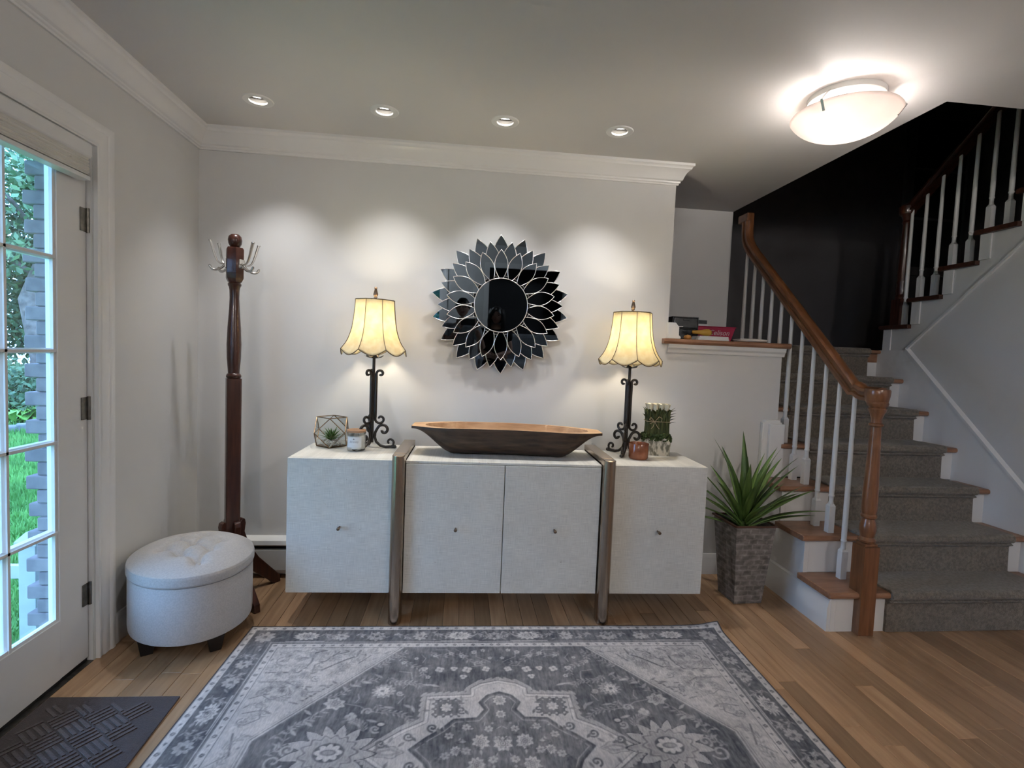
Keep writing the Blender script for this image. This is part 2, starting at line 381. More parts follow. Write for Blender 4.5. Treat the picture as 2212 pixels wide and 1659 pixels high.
# ---- baseboard heater
hp = thing('baseboard_heater', 'low white baseboard heater on the wall left of the sideboard', 'heater', (.02, 0, 0))
MB().prism([(0,.03),(-.055,.03),(-.062,.05),(-.062,.165),(-.058,.17),(0,.17)], 0, 1.72, 'x').build('front_panel', M['white'], hp, bevel=.002)
MB().prism([(0,.192),(-.062,.192),(-.066,.197),(-.060,.222),(0,.235)], 0, 1.72, 'x').build('top_cover', M['white'], hp, bevel=.002)
MB().box(.005, 1.715, -.045, -.002, .171, .191).build('fin_slot', M['black'], hp)

# ---- stairs, lower flight
R_, T_, YS, XS = .2137, .228, -.742, 3.37
def nose(k): return YS+(k-1)*T_
st = thing('staircase', 'carpeted oak staircase climbing away beside the ledge wall', 'stairs', (3.404, -.70, 0))
ox, oy = 3.404, -.70
for k in range(1, 8):
    x0 = XS if k <= 3 else 3.512
    if k < 7:
        y0 = nose(k); y1 = y0+T_+.035; z = R_*k
        pr = [(y0+.012, z-.032), (y0+.003, z-.025), (y0, z-.016), (y0+.003, z-.006), (y0+.010, z), (y1, z), (y1, z-.032)]
        if k == 3: y1 = -.051
        MB().prism([(min(a, y1)-oy, b) for a, b in pr], x0-ox, XR-.002-ox, 'x').build('tread', M['stairwood'], st, bevel=.004)
    xr0 = 3.4305 if k <= 3 else 3.512
    yr = nose(k)+.035
    MB().box(xr0-ox, XR-.002-ox, yr-oy, yr+.02-oy, R_*(k-1), R_*k-.032 if k < 7 else 1.466).build('riser', M['trim'], st)
# closed side under the open steps
side = [(-.705+.035-.035, 0)]
sp = [(-.70, 0)]
for k in range(1, 4): sp += [(nose(k)+.037, R_*(k-1)), (nose(k)+.037, R_*k-.033)]
sp = [(-.707, 0), (-.707, R_-.033), (nose(2)+.035, R_-.033), (nose(2)+.035, 2*R_-.033), (nose(3)+.035, 2*R_-.033), (nose(3)+.035, 3*R_-.033), (-.0015, 3*R_-.033), (-.0015, 0)]
MB().prism([(a-oy, b) for a, b in sp], 3.404-ox, 3.43-ox, 'x').build('stringer', M['trim'], st)
# landing platform
MB().box(3.512-ox, 6.5-ox, .66-oy, 1.619-oy, 1.40, 1.466).build('landing', M['stairwood'], st)
MB().prism([(.626-oy,1.478),(.632-oy,1.47),(1.619-oy,1.4665),(1.619-oy,1.496),(.634-oy,1.496),(.627-oy,1.49)], 3.512-ox, 4.78-ox, 'x').build('landing_nosing', M['stairwood'], st)
# carpet runner: one continuous pile skin over risers and treads
CX0, CX1 = 3.70, 4.645
def carpet_poly():
    o = []; th = .014
    for k in range(1, 8):
        yn, z = nose(k), R_*k
        rf = yn+.035
        if k == 1: o.append((rf-th, 0))
        o.append((rf-th, z-.06)); o.append((yn-.004, z-.048))
        for a in range(0, 7):
            t = -PI*.62+a*PI*1.12/6 - PI/2*0
            o.append((yn+.012-.026*math.cos(t+PI*.12), z-.012+.026*math.sin(t+PI*.12)))
        if k < 7: o.append((yn+T_+.035-th-.004, z+th*.8)); 
    o.append((.75, 7*R_+th)); 
    inn = [(.75, 7*R_-.02)]
    for k in range(7, 0, -1):
        inn += [(nose(k)+.04, R_*k-.02)]
        inn += [(nose(k)+.04, R_*(k-1)+.001 if k == 1 else R_*(k-1)-.02)]
    return o, inn
po, pi_ = carpet_poly()
MB().prism([(a-oy, b) for a, b in po+pi_], CX0-ox, CX1-ox, 'x').build('carpet_runner', M['carpet'], st, bevel=.006)
# skirt board on the wall side
MB().prism([(-.78-oy, 0), (-.66-oy,0), (.66-oy, 1.30), (.66-oy, 1.497), (.40-oy, 1.497), (-.78-oy, .385)], XR-.016-ox, XR-.001-ox, 'x').build('skirt_board', M['trim'], st)
MB().sweep([(0,0),(0,.022),(.004,.030),(.0,.038)], [lambda a, b: (XR-.003-a*3-.0-ox, -.78-oy, .375+b), lambda a, b: (XR-.003-a*3-ox, .405-oy, 1.487+b)]).build('skirt_cap', M['trim'], st)
MB().sweep([(-.022,0),(-.022,.02),(0,.036),(0,0)], [lambda a, b: (XR+a-ox, -.78-oy, .375+b), lambda a, b: (XR+a-ox, .405-oy, 1.492+b)]).build('skirt_moulding', M['trim'], st)

# ---- lower railing
def baluster(h, par, x, y, z, ms={}):
    key = round(h, 3)
    if key not in ms:
        mb = MB(); s = .017
        mb.box(-s, s, -s, s, 0, .15)
        mb.add([(-s,-s,.15),(s,-s,.15),(s,s,.15),(-s,s,.15)] + [(.0125*math.cos(PI/4+PI/2*i-PI), .0125*math.sin(PI/4+PI/2*i-PI), .166) for i in range(4)],
               [(0,1,5,4),(1,2,6,5),(2,3,7,6),(3,0,4,7),(4,5,6,7)])
        mb.lathe([(.0125,.160),(.0135,.166),(.0115,.176),(.0115,.198),(.0125,.2),(.0150,.205),(.0150,.209),(.0125,.214),(.0135,.23),(.0138,.30),(.0105,h)], 14)
        me = mb.mesh('baluster'); sharp_by_angle(me, .7); me.materials.append(M['trim']); ms[key] = me
    o = bpy.data.objects.new('baluster', ms[key]); COL.objects.link(o); o.parent = par; o.location = (x, y, z); return o
rl = thing('stair_railing', 'oak handrail with newel post and white turned balusters on the lower stairs', 'railing', (3.567, -.69, 0))
bx, by = 3.567, -.69
def railz(y): return 1.19+.868*(y+.559)
for i in range(11):
    y = -.559+.1145*i
    k = max(1, min(7, int((y-YS)//T_)+1)); z = R_*k if k < 7 else 1.496
    baluster(railz(y)+.012-z, rl, 0, y-by, z+.0005)
prof = [(-.030,0),(-.030,.016),(-.022,.024),(-.024,.034),(-.032,.044),(-.030,.060),(-.018,.070),(0,.073),(.018,.070),(.030,.060),(.032,.044),(.024,.034),(.022,.024),(.030,.016),(.030,0)]
pts = [(-.735,1.185),(-.70,1.185),(-.66,1.185),(-.625,1.187),(-.595,1.195),(-.57,1.208),(-.54,railz(-.54)+.0),(-.45,railz(-.45)),(.50,railz(.50)),(.56,railz(.56)+.004),(.60,railz(.60)+.015),(.625,2.26),(.635,2.31),(.638,2.40)]
def sw(pts, x):
    mb = MB(); fns = []
    for i, (y, z) in enumerate(pts):
        a = pts[max(0, i-1)]; b = pts[min(len(pts)-1, i+1)]; ty, tz = b[0]-a[0], b[1]-a[1]; l = math.hypot(ty, tz); ny, nz_ = -tz/l, ty/l
        fns.append(lambda p, q, y=y, z=z, ny=ny, nz_=nz_: (x+p, y+ny*q, z+nz_*q))
    return mb.sweep(prof, fns)
sw([(y-by, z) for y, z in pts], 0).build('handrail', M['railwood'], rl, auto=.7)
MB().box(-.028, .028, .572-by, .70-by, 2.40, 2.46).build('rail_return', M['railwood'], rl, bevel=.006)
nw = MB().lathe([(.043,1.172),(.047,1.180),(.0505,1.195),(.0545,1.215),(.0565,1.240),(.053,1.249),(.0,1.251)], 28, (0, -.705-by, 0)).build('newel_cap', M['railwood'], rl, auto=.6)
s = .041
mb = MB().prism([(-s,-s),(s,-s),(s,s),(-s,s)], .0005, .455, 'z')
mb.prism([(-s*.8,-s*.8),(s*.8,-s*.8),(s*.8,s*.8),(-s*.8,s*.8)], .455, .470)
mb.lathe([(.026,.468),(.037,.474),(.040,.484),(.034,.494),(.030,.50),(.033,.512),(.038,.535),(.037,.56),(.030,.585),(.029,.593),(.036,.600),(.037,.610),(.032,.618),(.036,.64),(.0355,.70),(.032,.80),(.028,.93),(.025,1.055),(.025,1.06),(.033,1.066),(.033,1.074),(.025,1.08),(.024,1.10),(.032,1.125),(.040,1.14),(.042,1.15),(.036,1.156),(.045,1.165),(.048,1.178),(.04,1.19)], 26)
for i, v in enumerate(mb.v): mb.v[i] = (v[0], v[1]-.715-by+.004, v[2])
mb.build('newel_post', M['newelwood'], rl, bevel=0, auto=.6)
# ---- upper flight and its railing
M['stairdark'] = pm('dark_stained_tread', (.075,.028,.016), (.04,.014,.009), sc=7, rough=.35, stretch=(1,8,8))
ux, uy = XR, .655
su = thing('staircase', 'upper dark-stained flight of stairs rising back toward the viewer', 'stairs', (ux, uy, 1.496))
for k in range(1, 8):
    z = RU*k; y1 = -(k-1)*TU; y0 = y1-TU-.03
    MB().prism([(y0, z-.03), (y1-.006, z-.03), (y1, z-.02), (y1, z-.01), (y1-.008, z), (y0, z)], -.03, 1.10, 'x').build('tread', M['stairdark'] if 'stairdark' in M else M['railwood'], su, bevel=.003)
    MB().box(.112, 1.10, y1-.045, y1-.03, z-RU, z-.03).build('riser', M['trim'], su)
    MB().box(-.010, -.001, y1-.10, y1-.03, z-RU+.0, z-.031).build('stringer_face', M['trim'], su)
# slanted bead on the wall below the steps
MB().sweep([(-.016,0),(-.016,.018),(0,.03),(0,0)], [lambda a, b: (a, -.255, b+.004), lambda a, b: (a, -1.6, b+.004+1.345*RU/TU*1.03)]).build('stringer_bead', M['trim'], su)
ru = thing('stair_railing', 'dark handrail with newel and white balusters on the upper flight', 'railing', (XR+.052, .60, 1.496))
rx, ry = XR+.052, .60
def urz(y): return 2.60 + .80*(.50-y) if y < .50 else 2.585+ .0*(y)
mb = MB().box(-.04, .04, -.08, .0, RU, RU+.20)
mb.lathe([(.036,RU+.20),(.040,RU+.215),(.034,RU+.23),(.030,RU+.24),(.036,RU+.27),(.031,RU+.31),(.037,RU+.325),(.034,RU+.34),(.034,RU+.42),(.024,RU+.76),(.031,RU+.775),(.024,RU+.79),(.034,RU+.82),(.045,RU+.84)], 20, (0,-.04,0))
mb.build('newel_post', M['mahog'], ru, auto=.6)
MB().lathe([(.05,RU+.835),(.055,RU+.85),(.055,RU+.895),(.0,RU+.91)], 24, (0,-.04,0)).build('newel_cap', M['mahog'], ru, auto=.6)
up = [(.58,2.535),(.53,2.535),(.49,2.55),(.45,2.58),(.40,2.62)]+[(.40-.1*i, 2.62+.08*i) for i in range(1, 17)]
fns = []
for i, (y, z) in enumerate(up):
    a = up[max(0, i-1)]; b = up[min(len(up)-1, i+1)]; ty, tz = -(b[0]-a[0]), b[1]-a[1]; l = math.hypot(ty, tz)
    fns.append(lambda p, q, y=y, z=z, ny=tz/l, nz_=ty/l: (p, y+ny*q-ry, z+nz_*q-1.496))
MB().sweep(prof, fns).build('handrail', M['mahog'], ru, auto=.7)
def uz(y):
    for i in range(len(up)-1):
        if up[i][0] >= y >= up[i+1][0]:
            t = (up[i][0]-y)/(up[i][0]-up[i+1][0]); return up[i][1]+t*(up[i+1][1]-up[i][1])
    return up[-1][1]
for i in range(12):
    y = .515-.1165*i
    k = int((YU-y)//TU)+1; z = 1.496+RU*k
    baluster(uz(y)+.012-z, ru, 0, y-ry, z-1.496+.0005)
# dark window on the stair landing
w3 = struct(thing('window_2', 'unlit dark window on the stairwell wall', 'window', (6.05, 1.62, 3.0)), 'unlit dark window on the stairwell wall', 'window')
for b in ((-.36,-.28,-.04,-.001,-.72,.85), (.28,.36,-.04,-.001,-.72,.85), (-.28,.28,-.04,-.001,.77,.85), (-.28,.28,-.04,-.001,-.72,-.64)):
    MB().box(*b).build('window_frame', M['navy'], w3)
MB().box(-.28, .28, -.012, -.004, -.64, .77).build('pane', M['black'], w3)
for zz in (-.17, .30): MB().box(-.28, .28, -.022, -.0125, zz-.012, zz+.012).build('muntin', M['navy'], w3)

# ---- garden door
D0, D1, DZ = -1.79, -.845, 2.075
dr = struct(thing('door_1', 'white glazed garden door with a grid of panes', 'door', (-.06, 0, 0)), 'white glazed garden door with a grid of panes, hinged near the corner', 'door')
T0, T1 = 0, .042                                    # local x of the leaf
GY0, GY1, GZ0, GZ1 = -1.645, -.995, .25, 1.985
MB().box(T0,T1, GY1, D1, .018, DZ).build('hinge_stile', M['doorwhite'], dr, bevel=.002)
MB().box(T0,T1, D0, GY0, .018, DZ).build('lock_stile', M['doorwhite'], dr, bevel=.002)
MB().box(T0,T1, GY0, GY1, .018, GZ0).build('bottom_rail', M['doorwhite'], dr)
MB().box(T0,T1, GY0, GY1, GZ1, DZ).build('top_rail', M['doorwhite'], dr)
MB().box(T0+.008,T1-.004, D0+.002, D1-.002, .001, .0175).build('door_sweep', M['black'], dr)
NC, NR, mw = 3, 5, .020
cw = (GY1-GY0)/NC; rh = (GZ1-GZ0)/NR
def muntin(a, b, vert):
    mb = MB(); prof_ = [(-mw/2,0),(-mw/2+.004,.008),(-mw/4,.013),(mw/4,.013),(mw/2-.004,.008),(mw/2,0)]
    if vert: mb.sweep(prof_, [lambda p, q: (T1-.016+q, a+p, GZ0), lambda p, q: (T1-.016+q, a+p, GZ1)])
    else: mb.sweep(prof_, [lambda p, q: (T1-.016+q, GY0, a+p), lambda p, q: (T1-.016+q, GY1, a+p)])
    if vert: mb.box(T0, T1-.016, a-mw/2+.001, a+mw/2-.001, GZ0, GZ1)
    else: mb.box(T0, T1-.016, GY0, GY1, a-mw/2+.001, a+mw/2-.001)
    return mb
for i in range(1, NC): muntin(GY0+cw*i, 0, True).build('muntin', M['doorwhite'], dr)
for j in range(1, NR): muntin(GZ0+rh*j, 0, False).build('muntin', M['doorwhite'], dr)
beadp = MB()
for a, b, c, d in ((GY0,GY0+.012,GZ0,GZ1),(GY1-.012,GY1,GZ0,GZ1),(GY0+.012,GY1-.012,GZ0,GZ0+.012),(GY0+.012,GY1-.012,GZ1-.012,GZ1)): beadp.box(T1-.018, T1-.006, a, b, c, d)
beadp.build('glazing_bead', M['doorwhite'], dr)
for i in range(NC):
    for j in range(NR):
        MB().box(.018, .022, GY0+cw*i+.008, GY0+cw*(i+1)-.008, GZ0+rh*j+.008, GZ0+rh*(j+1)-.008).build('pane', M['glass'], dr)
for z in (1.81, 1.06, .29):
    h = MB().box(T1-.001, T1+.004, D1-.034, D1-.001, z-.045, z+.045); h.box(T1-.001, T1+.004, D1+.001, D1+.012, z-.045, z+.045)
    ho = h.build('hinge', M['hinge'], dr)
    MB().lathe([(.006,z-.048),(.006,z+.048)], 10, (T1+.007, D1+.001, 0)).build('hinge_pin', M['hinge'], ho)
# jamb and casing
jm = MB().box(-.15, -.001, -.8355, -.8300, 0, 2.10)
struct(MB().box(-.149, -.002, D1+.004, -.8352, 0, 2.0995).box(-.149, -.002, -1.7998, D0-.004, 0, 2.0995).box(-.149, -.002, D0-.004, D1+.004, DZ+.006, 2.0995).box(-.10,-.064, D1-.012, D1+.004, 0, 2.0995).build('trim_7', M['doorwhite']), 'white door jamb of the garden door', 'trim')
struct(MB().box(-.149, .0, D0-.004, D1+.004, -.0115, .0005).build('trim_8', M['hinge']), 'dark metal threshold below the garden door', 'trim')
cas = [(0,0),(.016,0),(.018,.006),(.013,.014),(.013,.024),(.017,.030),(.017,.062),(.022,.068),(.024,.080),(.022,.092),(0,.094)]
ci0, ci1, ciz = -.829, -1.806, 2.106
MB_c = MB().sweep(cas, [lambda a, b: (a, ci0+b, 0), lambda a, b: (a, ci0+b, ciz+b), lambda a, b: (a, ci1-b, ciz+b), lambda a, b: (a, ci1-b, 0)])
struct(MB_c.build('trim_9', M['trim'], auto=.6), 'white moulded casing around the garden door', 'trim')
# blind on the door
bl = thing('window_blind', 'raised white cellular shade at the top of the garden door', 'blind', (-.012, -1.32, 1.95))
MB().prism([(.0,.085),(.045,.085),(.052,.092),(.052,.135),(.045,.142),(0,.142)], -.42, .425, 'y').build('headrail', M['doorwhite'], bl, bevel=.002)
pleat = [(.004,.018)]
for i in range(5):
    pleat += [(.046,.020+.013*i), (.040,.0265+.013*i)]
pleat += [(.046,.085),(.004,.085)]
MB().prism(pleat, -.415, .42, 'y').build('folded_fabric', M['linen'], bl)
MB().box(.002, .048, -.418, .423, 0, .017).build('bottom_rail', M['doorwhite'], bl, bevel=.004)

# ---- rear window (reflected)
w1 = struct(thing('window_1', 'white window at the far end of the hall', 'window', (.71, YREAR-.08, 1.4)), 'white window at the far end of the hall', 'window')
for b in ((-.41,-.35,-.03,.03,-.65,.65), (.35,.41,-.03,.03,-.65,.65), (-.35,.35,-.03,.03,.59,.65), (-.35,.35,-.03,.03,-.65,-.59)): MB().box(*b).build('window_frame', M['trim'], w1)
MB().box(-.35,.35,-.02,.02,-.02,.02).build('meeting_rail', M['trim'], w1)
for a, b in ((-.59,-.02),(.02,.59)): MB().box(-.35,.35,-.003,.003,a,b).build('pane', M['glass'], w1)
struct(MB().box(.22,.30,YREAR,YREAR+.02,.67,2.13).box(1.12,1.20,YREAR,YREAR+.02,.67,2.13).box(.30,1.12,YREAR,YREAR+.02,2.05,2.13).box(.20,1.22,YREAR,YREAR+.03,.67,.75).build('trim_10', M['trim']), 'white casing of the far window', 'trim')
struct(MB().box(1.86,1.95,YREAR,YREAR+.02,0,2.21).box(3.35,3.44,YREAR,YREAR+.02,0,2.21).box(1.95,3.35,YREAR,YREAR+.02,2.12,2.21).build('trim_11', M['trim']), 'white casing of the dark doorway', 'trim')

# ================================================================== OUTDOORS
M['lawn'] = pm('lawn', (.085,.225,.042), (.05,.15,.03), sc=1.2, rough=.9, bump=.5, bsc=12, dist=.05)
M['blade'] = pm('grass_blade', (.13,.31,.065), (.065,.19,.033), sc=2, rough=.8)
M['leafa'] = pm('tree_leaf', (.12,.20,.08), (.035,.08,.04), sc=.8, rough=.6)
M['hosta'] = pm('hosta_leaf', (.22,.42,.08), (.12,.28,.05), sc=6, rough=.5)
M['bark'] = pm('bark', (.16,.125,.11), (.08,.06,.05), sc=6, rough=.9, bump=.6, bsc=20)
M['brick'] = pm('whitewashed_brick', (.17,.14,.14), (.12,.10,.105), sc=14, rough=.85, bump=.6, bsc=40, rnd=.12)
M['mortar'] = pm('mortar', (.17,.15,.15), rough=.95)
M['stone'] = pm('edging_stone', (.22,.21,.21), (.12,.12,.12), sc=4, rough=.9, bump=.6, bsc=12)
GZ = -.9
M['postwhite'] = pm('weathered_white', (.34,.34,.34), (.30,.30,.30), sc=8, rough=.6)
lw = tag(MB().box(-40, -.16, -30, 40, GZ-.1, GZ).build('lawn', M['lawn']), 'bright green mown lawn outside the garden door', 'lawn', kind='stuff')
tag(MB().box(-.16, 40, -30, YREAR-2.4, GZ-.1, GZ).build('lawn', M['lawn']), 'lawn behind the house seen through the far window', 'lawn', kind='stuff')
rg = random.Random(5); gb = MB()
for i in range(9000):
    t = 2.6+15*rg.random()**1.4; a = rg.uniform(-1, 1)
    dx, dy = -.607, .795
    x = CAM.x+t*dx*1.0+a*.16*t*dy*1.0; y = CAM.y+t*dy-a*.16*t*dx*-1
    if x > -.9: continue
    h = rg.uniform(.05, .12)*(.7+t/14); w = .006*(.7+t/5); an = rg.uniform(0, PI); lx, ly = rg.uniform(-.05,.05), rg.uniform(-.05,.05)
    c, s_ = math.cos(an)*w, math.sin(an)*w
    gb.add([(x-c,y-s_,GZ),(x+c,y+s_,GZ),(x+lx,y+ly,GZ+h)], [(0,1,2)])
tag(gb.build('grass', M['blade']), 'loose grass blades on the lawn outside', 'grass', kind='stuff')
def leaf_cloud(name, m, par, blobs, n, size, seed):
    r = np.random.default_rng(seed); V = []; Fc = []
    tot = sum(b[3]**2 for b in blobs)
    for (bx_, by_, bz_, br) in blobs:
        k = int(n*br*br/tot)
        d = r.normal(size=(k,3)); d /= np.linalg.norm(d, axis=1)[:,None]
        p = d*(br*(.45+.55*r.random(k)**.5))[:,None]*np.array([1,1,.85]) + np.array([bx_,by_,bz_])
        u = r.normal(size=(k,3)); u /= np.linalg.norm(u, axis=1)[:,None]
        w = np.cross(u, r.normal(size=(k,3))); w /= np.linalg.norm(w, axis=1)[:,None]
        s_ = (size*(.6+.8*r.random(k)))[:,None]
        quad = np.stack([p-u*s_, p+w*s_*.5, p+u*s_, p-w*s_*.5], 1).reshape(-1,3)
        n0 = len(V); V.extend(map(tuple, quad)); Fc.extend([(n0+4*i, n0+4*i+1, n0+4*i+2, n0+4*i+3) for i in range(k)])
    me = bpy.data.meshes.new(name); me.from_pydata(V, [], Fc); me.update()
    o = put(name, me, m, par); o['kind'] = 'stuff'; return o
def tree(loc, h, trunk_r, blobs, label, n, seed, lean=.3, size=.10):
    t = thing('tree', label, 'tree', loc)
    path = [(0,0,-.1),(lean*.2,.05,h*.2),(-lean*.4,0,h*.4),(lean*.6,.1,h*.6),(lean,.1,h*.85)]
    MB().tube(path, [trunk_r*1.2, trunk_r, trunk_r*.85, trunk_r*.65, trunk_r*.3], 10).build('trunk', M['bark'], t, smooth=True)
    br = MB()
    for i in range(5):
        a = rg.uniform(0, 2*PI); z = h*rg.uniform(.4,.75); l = h*.28
        br.tube([(lean*.3,.05,z),(lean*.3+l*.5*math.cos(a),l*.5*math.sin(a),z+l*.35),(lean*.3+l*math.cos(a),l*math.sin(a),z+l*.5)], [trunk_r*.35,trunk_r*.22,.02], 6)
    br.build('branches', M['bark'], t, smooth=True)
    leaf_cloud('foliage', M['leafa'], t, blobs, n, size, seed); return t
tree((-10.1,12.3,GZ), 8, .26, [(0,0,5.6,2.2),(1.5,.5,6.2,2.0),(-1.4,1,5.4,2.2),(.5,2.5,4.6,2.3),(1.3,3,3.2,1.8),(-.8,3,3,2)], 'old crooked tree standing at the edge of the lawn', 14000, 11, .5)
tree((-13.5,14.5,GZ), 9, .22, [(0,0,4.5,2.6),(2,1,3.2,2.2),(.5,1.5,6.6,2.6),(-2.2,.4,3.4,2.4),(1,1,1.7,1.6)], 'dense leafy tree in the woods behind the lawn', 14000, 12, -.3)
tree((-9.0,17.0,GZ), 9, .22, [(0,0,4.4,2.8),(2,0,3,2.3),(-2,1,3,2.3),(0,1,6.8,2.6),(0,-.4,1.7,1.6)], 'leafy tree in the woods nearest the brick pier', 14000, 13, .4)
tree((-17.5,11.0,GZ), 9, .22, [(0,0,4.2,2.8),(2,2,3.4,2.3),(-2,1,3,2.3),(0,1,6.5,2.6),(0,0,1.6,1.7)], 'leafy tree at the left of the woods', 6000, 14, .2)
tree((0.2,-14.5,GZ), 7, .2, [(0,0,3.4,2.2),(1.6,.5,2.6,1.8),(-1.4,.4,2.4,1.8),(.4,0,5,2),(1.2,1,1.2,1.2),(-.8,1,1.0,1.2)], 'leafy tree outside the far window', 6000, 15, .2)
def shrub(loc, r_, label, seed, m='leafa', size=.07, n=3500):
    t = thing('shrub', label, 'shrub', loc)
    leaf_cloud('foliage', M[m], t, [(0,0,r_*.8,r_),(r_*.8,.2,r_*.6,r_*.75),(-r_*.8,.1,r_*.6,r_*.75)], n, size, seed)
    MB().tube([(0,0,0),(.05,0,r_*.9)], .04, 6).build('stem', M['bark'], t)
shrub((-8.6,11.1,GZ), 1.0, 'rounded green shrub beside the crooked tree', 21)
shrub((-10.9,11.6,GZ), 1.1, 'broad green shrub under the crooked tree', 22)
shrub((-9.5,9.2+2.0,GZ), .9, 'low green shrub at the centre of the far bed', 23)
hs = thing('hosta_plant', 'pale green hosta clump above the stone edging', 'plant', (-8.75, 10.45, GZ+.12))
for i in range(46):
    a = rg.uniform(0, 2*PI); l = rg.uniform(.25,.5); z = rg.uniform(.1,.4); cx, cy = rg.uniform(-.5,.5), rg.uniform(-.3,.3); c, s_ = math.cos(a), math.sin(a); w = l*.32
    MB().add([(cx,cy,.05),(cx+c*l*.5-s_*w,cy+s_*l*.5+c*w,z),(cx+c*l*.5,cy+s_*l*.5,z-.03),(cx+c*l*.5+s_*w,cy+s_*l*.5-c*w,z),(cx+c*l,cy+s_*l,z*.7)], [(0,2,1),(0,3,2),(1,2,4),(2,3,4)]).build('leaf', M['hosta'], hs)
eg = thing('stone_edging', 'row of grey stones edging the far bed', 'edging', (-8.4, 9.75, GZ))
for i in range(16):
    x = (i-8)*.32; w = .15+.02*(i % 3)
    MB().box(x-w, x+w, -.12, .12, -.02, .16+.03*((i*7) % 3)).build('stone', M['stone'], eg, bevel=.03).rotation_euler = (0,0,.65+.05*((i*5) % 3-1))
for o in eg.children:
    pass
eg.rotation_euler = (0, 0, .65)
for i, o in enumerate(eg.children): o.rotation_euler = (0, 0, 0)
# brick pier right of the door outside
pr_ = thing('brick_pier', 'whitewashed brick pier just outside the garden door', 'pier', (-.70, -.13, GZ))
MB().box(-.035, .425, .004, .42, 0, 3.6).build('mortar_core', M['mortar'], pr_)
bme = MB().box(-.1005, .1005, -.05, .05, 0, .0715).mesh('brick'); bme.materials.append(M['brick'])
for j in range(48):
    off = .05 if j % 2 else 0
    for i in range(3):
        x = -.04+.10-off+i*.205
        if x > .38: continue
        b = put('brick', bme, None, pr_, .005, None, 1); b.location = (x-.012*rg.random(), .045+rg.uniform(-.006,.006), .075*j); b.rotation_euler = (0,0,rg.uniform(-.02,.02))
# porch railing post and soffit
pp = thing('porch_post', 'white porch rail post with a sloped cap', 'post', (-1.19, .42, GZ))
MB().box(-.05,.05,-.05,.05,0,.92).build('post', M['postwhite'], pp, bevel=.004)
MB().lathe([(.075,.92),(.09,.925),(.09,.95),(.035,1.0),(0,1.0)], 4, ph=PI/4).build('cap', M['postwhite'], pp)
MB().box(-1.6,-.05,-.02,.02,.70,.78).build('rail', M['postwhite'], pp)
MB().box(-1.6,-.05,-.02,.02,.10,.16).build('rail', M['postwhite'], pp)
for i in range(10): MB().box(-.2-.15*i-.015,-.2-.15*i+.015,-.015,.015,.16,.70).build('picket', M['postwhite'], pp)
tag(MB().box(-1.25, -.16, -2.6, .35, 2.52, 2.60).box(-1.30, -1.25, -2.6, .35, 2.47, 2.64).build('porch_eave', M['white']), 'white eave board over the garden door', 'eave')
# house wall outside closing the gap beside the door
wallbox('wall_outside', 'brick house wall behind the pier', M['brick'], (-.27, -.155, -.01, 1.6, GZ, 3.6))
# ================================================================== SIDEBOARD
ZT = .81
sb = thing('sideboard', 'long cream linen-wrapped sideboard with two bronze band legs', 'sideboard', (.673, -.544, 0), -.0209)
SD = .412
def cab(x0, x1, z1, name='carcass'):
    MB().box(x0, x1, .021, SD, .1445, z1).build(name, M['linen'], sb, bevel=.002)
cab(0, .498, ZT); cab(1.606, 2.092, ZT); cab(.5605, 1.5395, .795)
MB().box(.562, 1.538, .004, SD, .7955, .8075).build('centre_top', M['linen'], sb, bevel=.0015)
def cdoor(x0, x1, z1, kx):
    d = MB().box(x0, x1, 0.0, .0195, .1445, z1).build('door', M['linen'], sb, bevel=.0015)
    mb = MB().lathe([(.0045,-.022),(.0045,0)], 12, (kx, 0, .474), axis='y')
    mb.lathe([(.005,-.036),(.008,-.034),(.008,-.022),(.005,-.020)], 14, (kx, 0, .474), axis='y')
    mb.build('knob', M['knob'], d, auto=.6)
cdoor(0, .4975, ZT-.001, .252); cdoor(.5635, 1.0485, .793, .815); cdoor(1.0525, 1.537, .793, 1.31); cdoor(1.6065, 2.092, ZT-.001, 1.845)
def leg(cx):
    hw = .031; yf = -.045
    arc = [(cx+hw*math.sin(t), yf+.028-.028*math.cos(t)) for t in [(-PI/2+PI*i/12) for i in range(13)]]
    mb = MB()
    poly = arc + [(cx+hw, .03), (cx-hw, .03)]
    mb.prism(poly, .0, .8385)
    o = mb.build('front_leg', M['bronze'], sb, bevel=.004)
    mb2 = MB().box(cx-hw, cx+hw, .0305, SD+.02, .8115, .8385)
    mb2.build('top_band', M['bronze'], sb, bevel=.003)
    MB().box(cx-hw+.004, cx+hw-.004, .031, SD, .12, .811).build('inner_panel', M['knob'], sb)
    MB().box(cx-hw, cx+hw, SD+.0005, SD+.02, .0, .811).build('back_leg', M['bronze'], sb)
leg(.5292); leg(1.5728)

# ================================================================== SUNBURST MIRROR
sm = thing('sunburst_mirror', 'round smoked mirror with three rings of petal-shaped panes', 'mirror', (1.706, -.042, 1.632), rot=(.061, 0, 0))
def petal_outline(r0, r1, hw, base, n=9):
    pts = []
    for i in range(n+1):
        t = i/n; r = r0+(r1-r0)*t
        w = base+(hw-base)*math.sin(min(1, t/.48)*PI/2) if t < .48 else hw*(1-((t-.48)/.52)**1.9)
        pts.append((w, r))
    return pts + [(-w, r) for w, r in reversed(pts[:-1])]
layers = [(.19, .402, .047, .030, -.012, 0), (.17, .366, .042, .026, -.021, PI/18), (.156, .318, .0385, .012, -.030, 0)]
pmesh = []
for r0, r1, hw, base, yo, ph in layers:
    ol = petal_outline(r0, r1, hw, base)
    g = MB().prism(ol, -.004, 0, 'y').mesh('petal'); g.materials.append(M['smoke'])
    rm = MB(); n = len(ol)
    rm.tube([(x, -.004, z) for x, z in ol], .0023, 6, closed=True)
    r_ = rm.mesh('rim', True); r_.materials.append(M['chrome']); pmesh.append((g, r_))
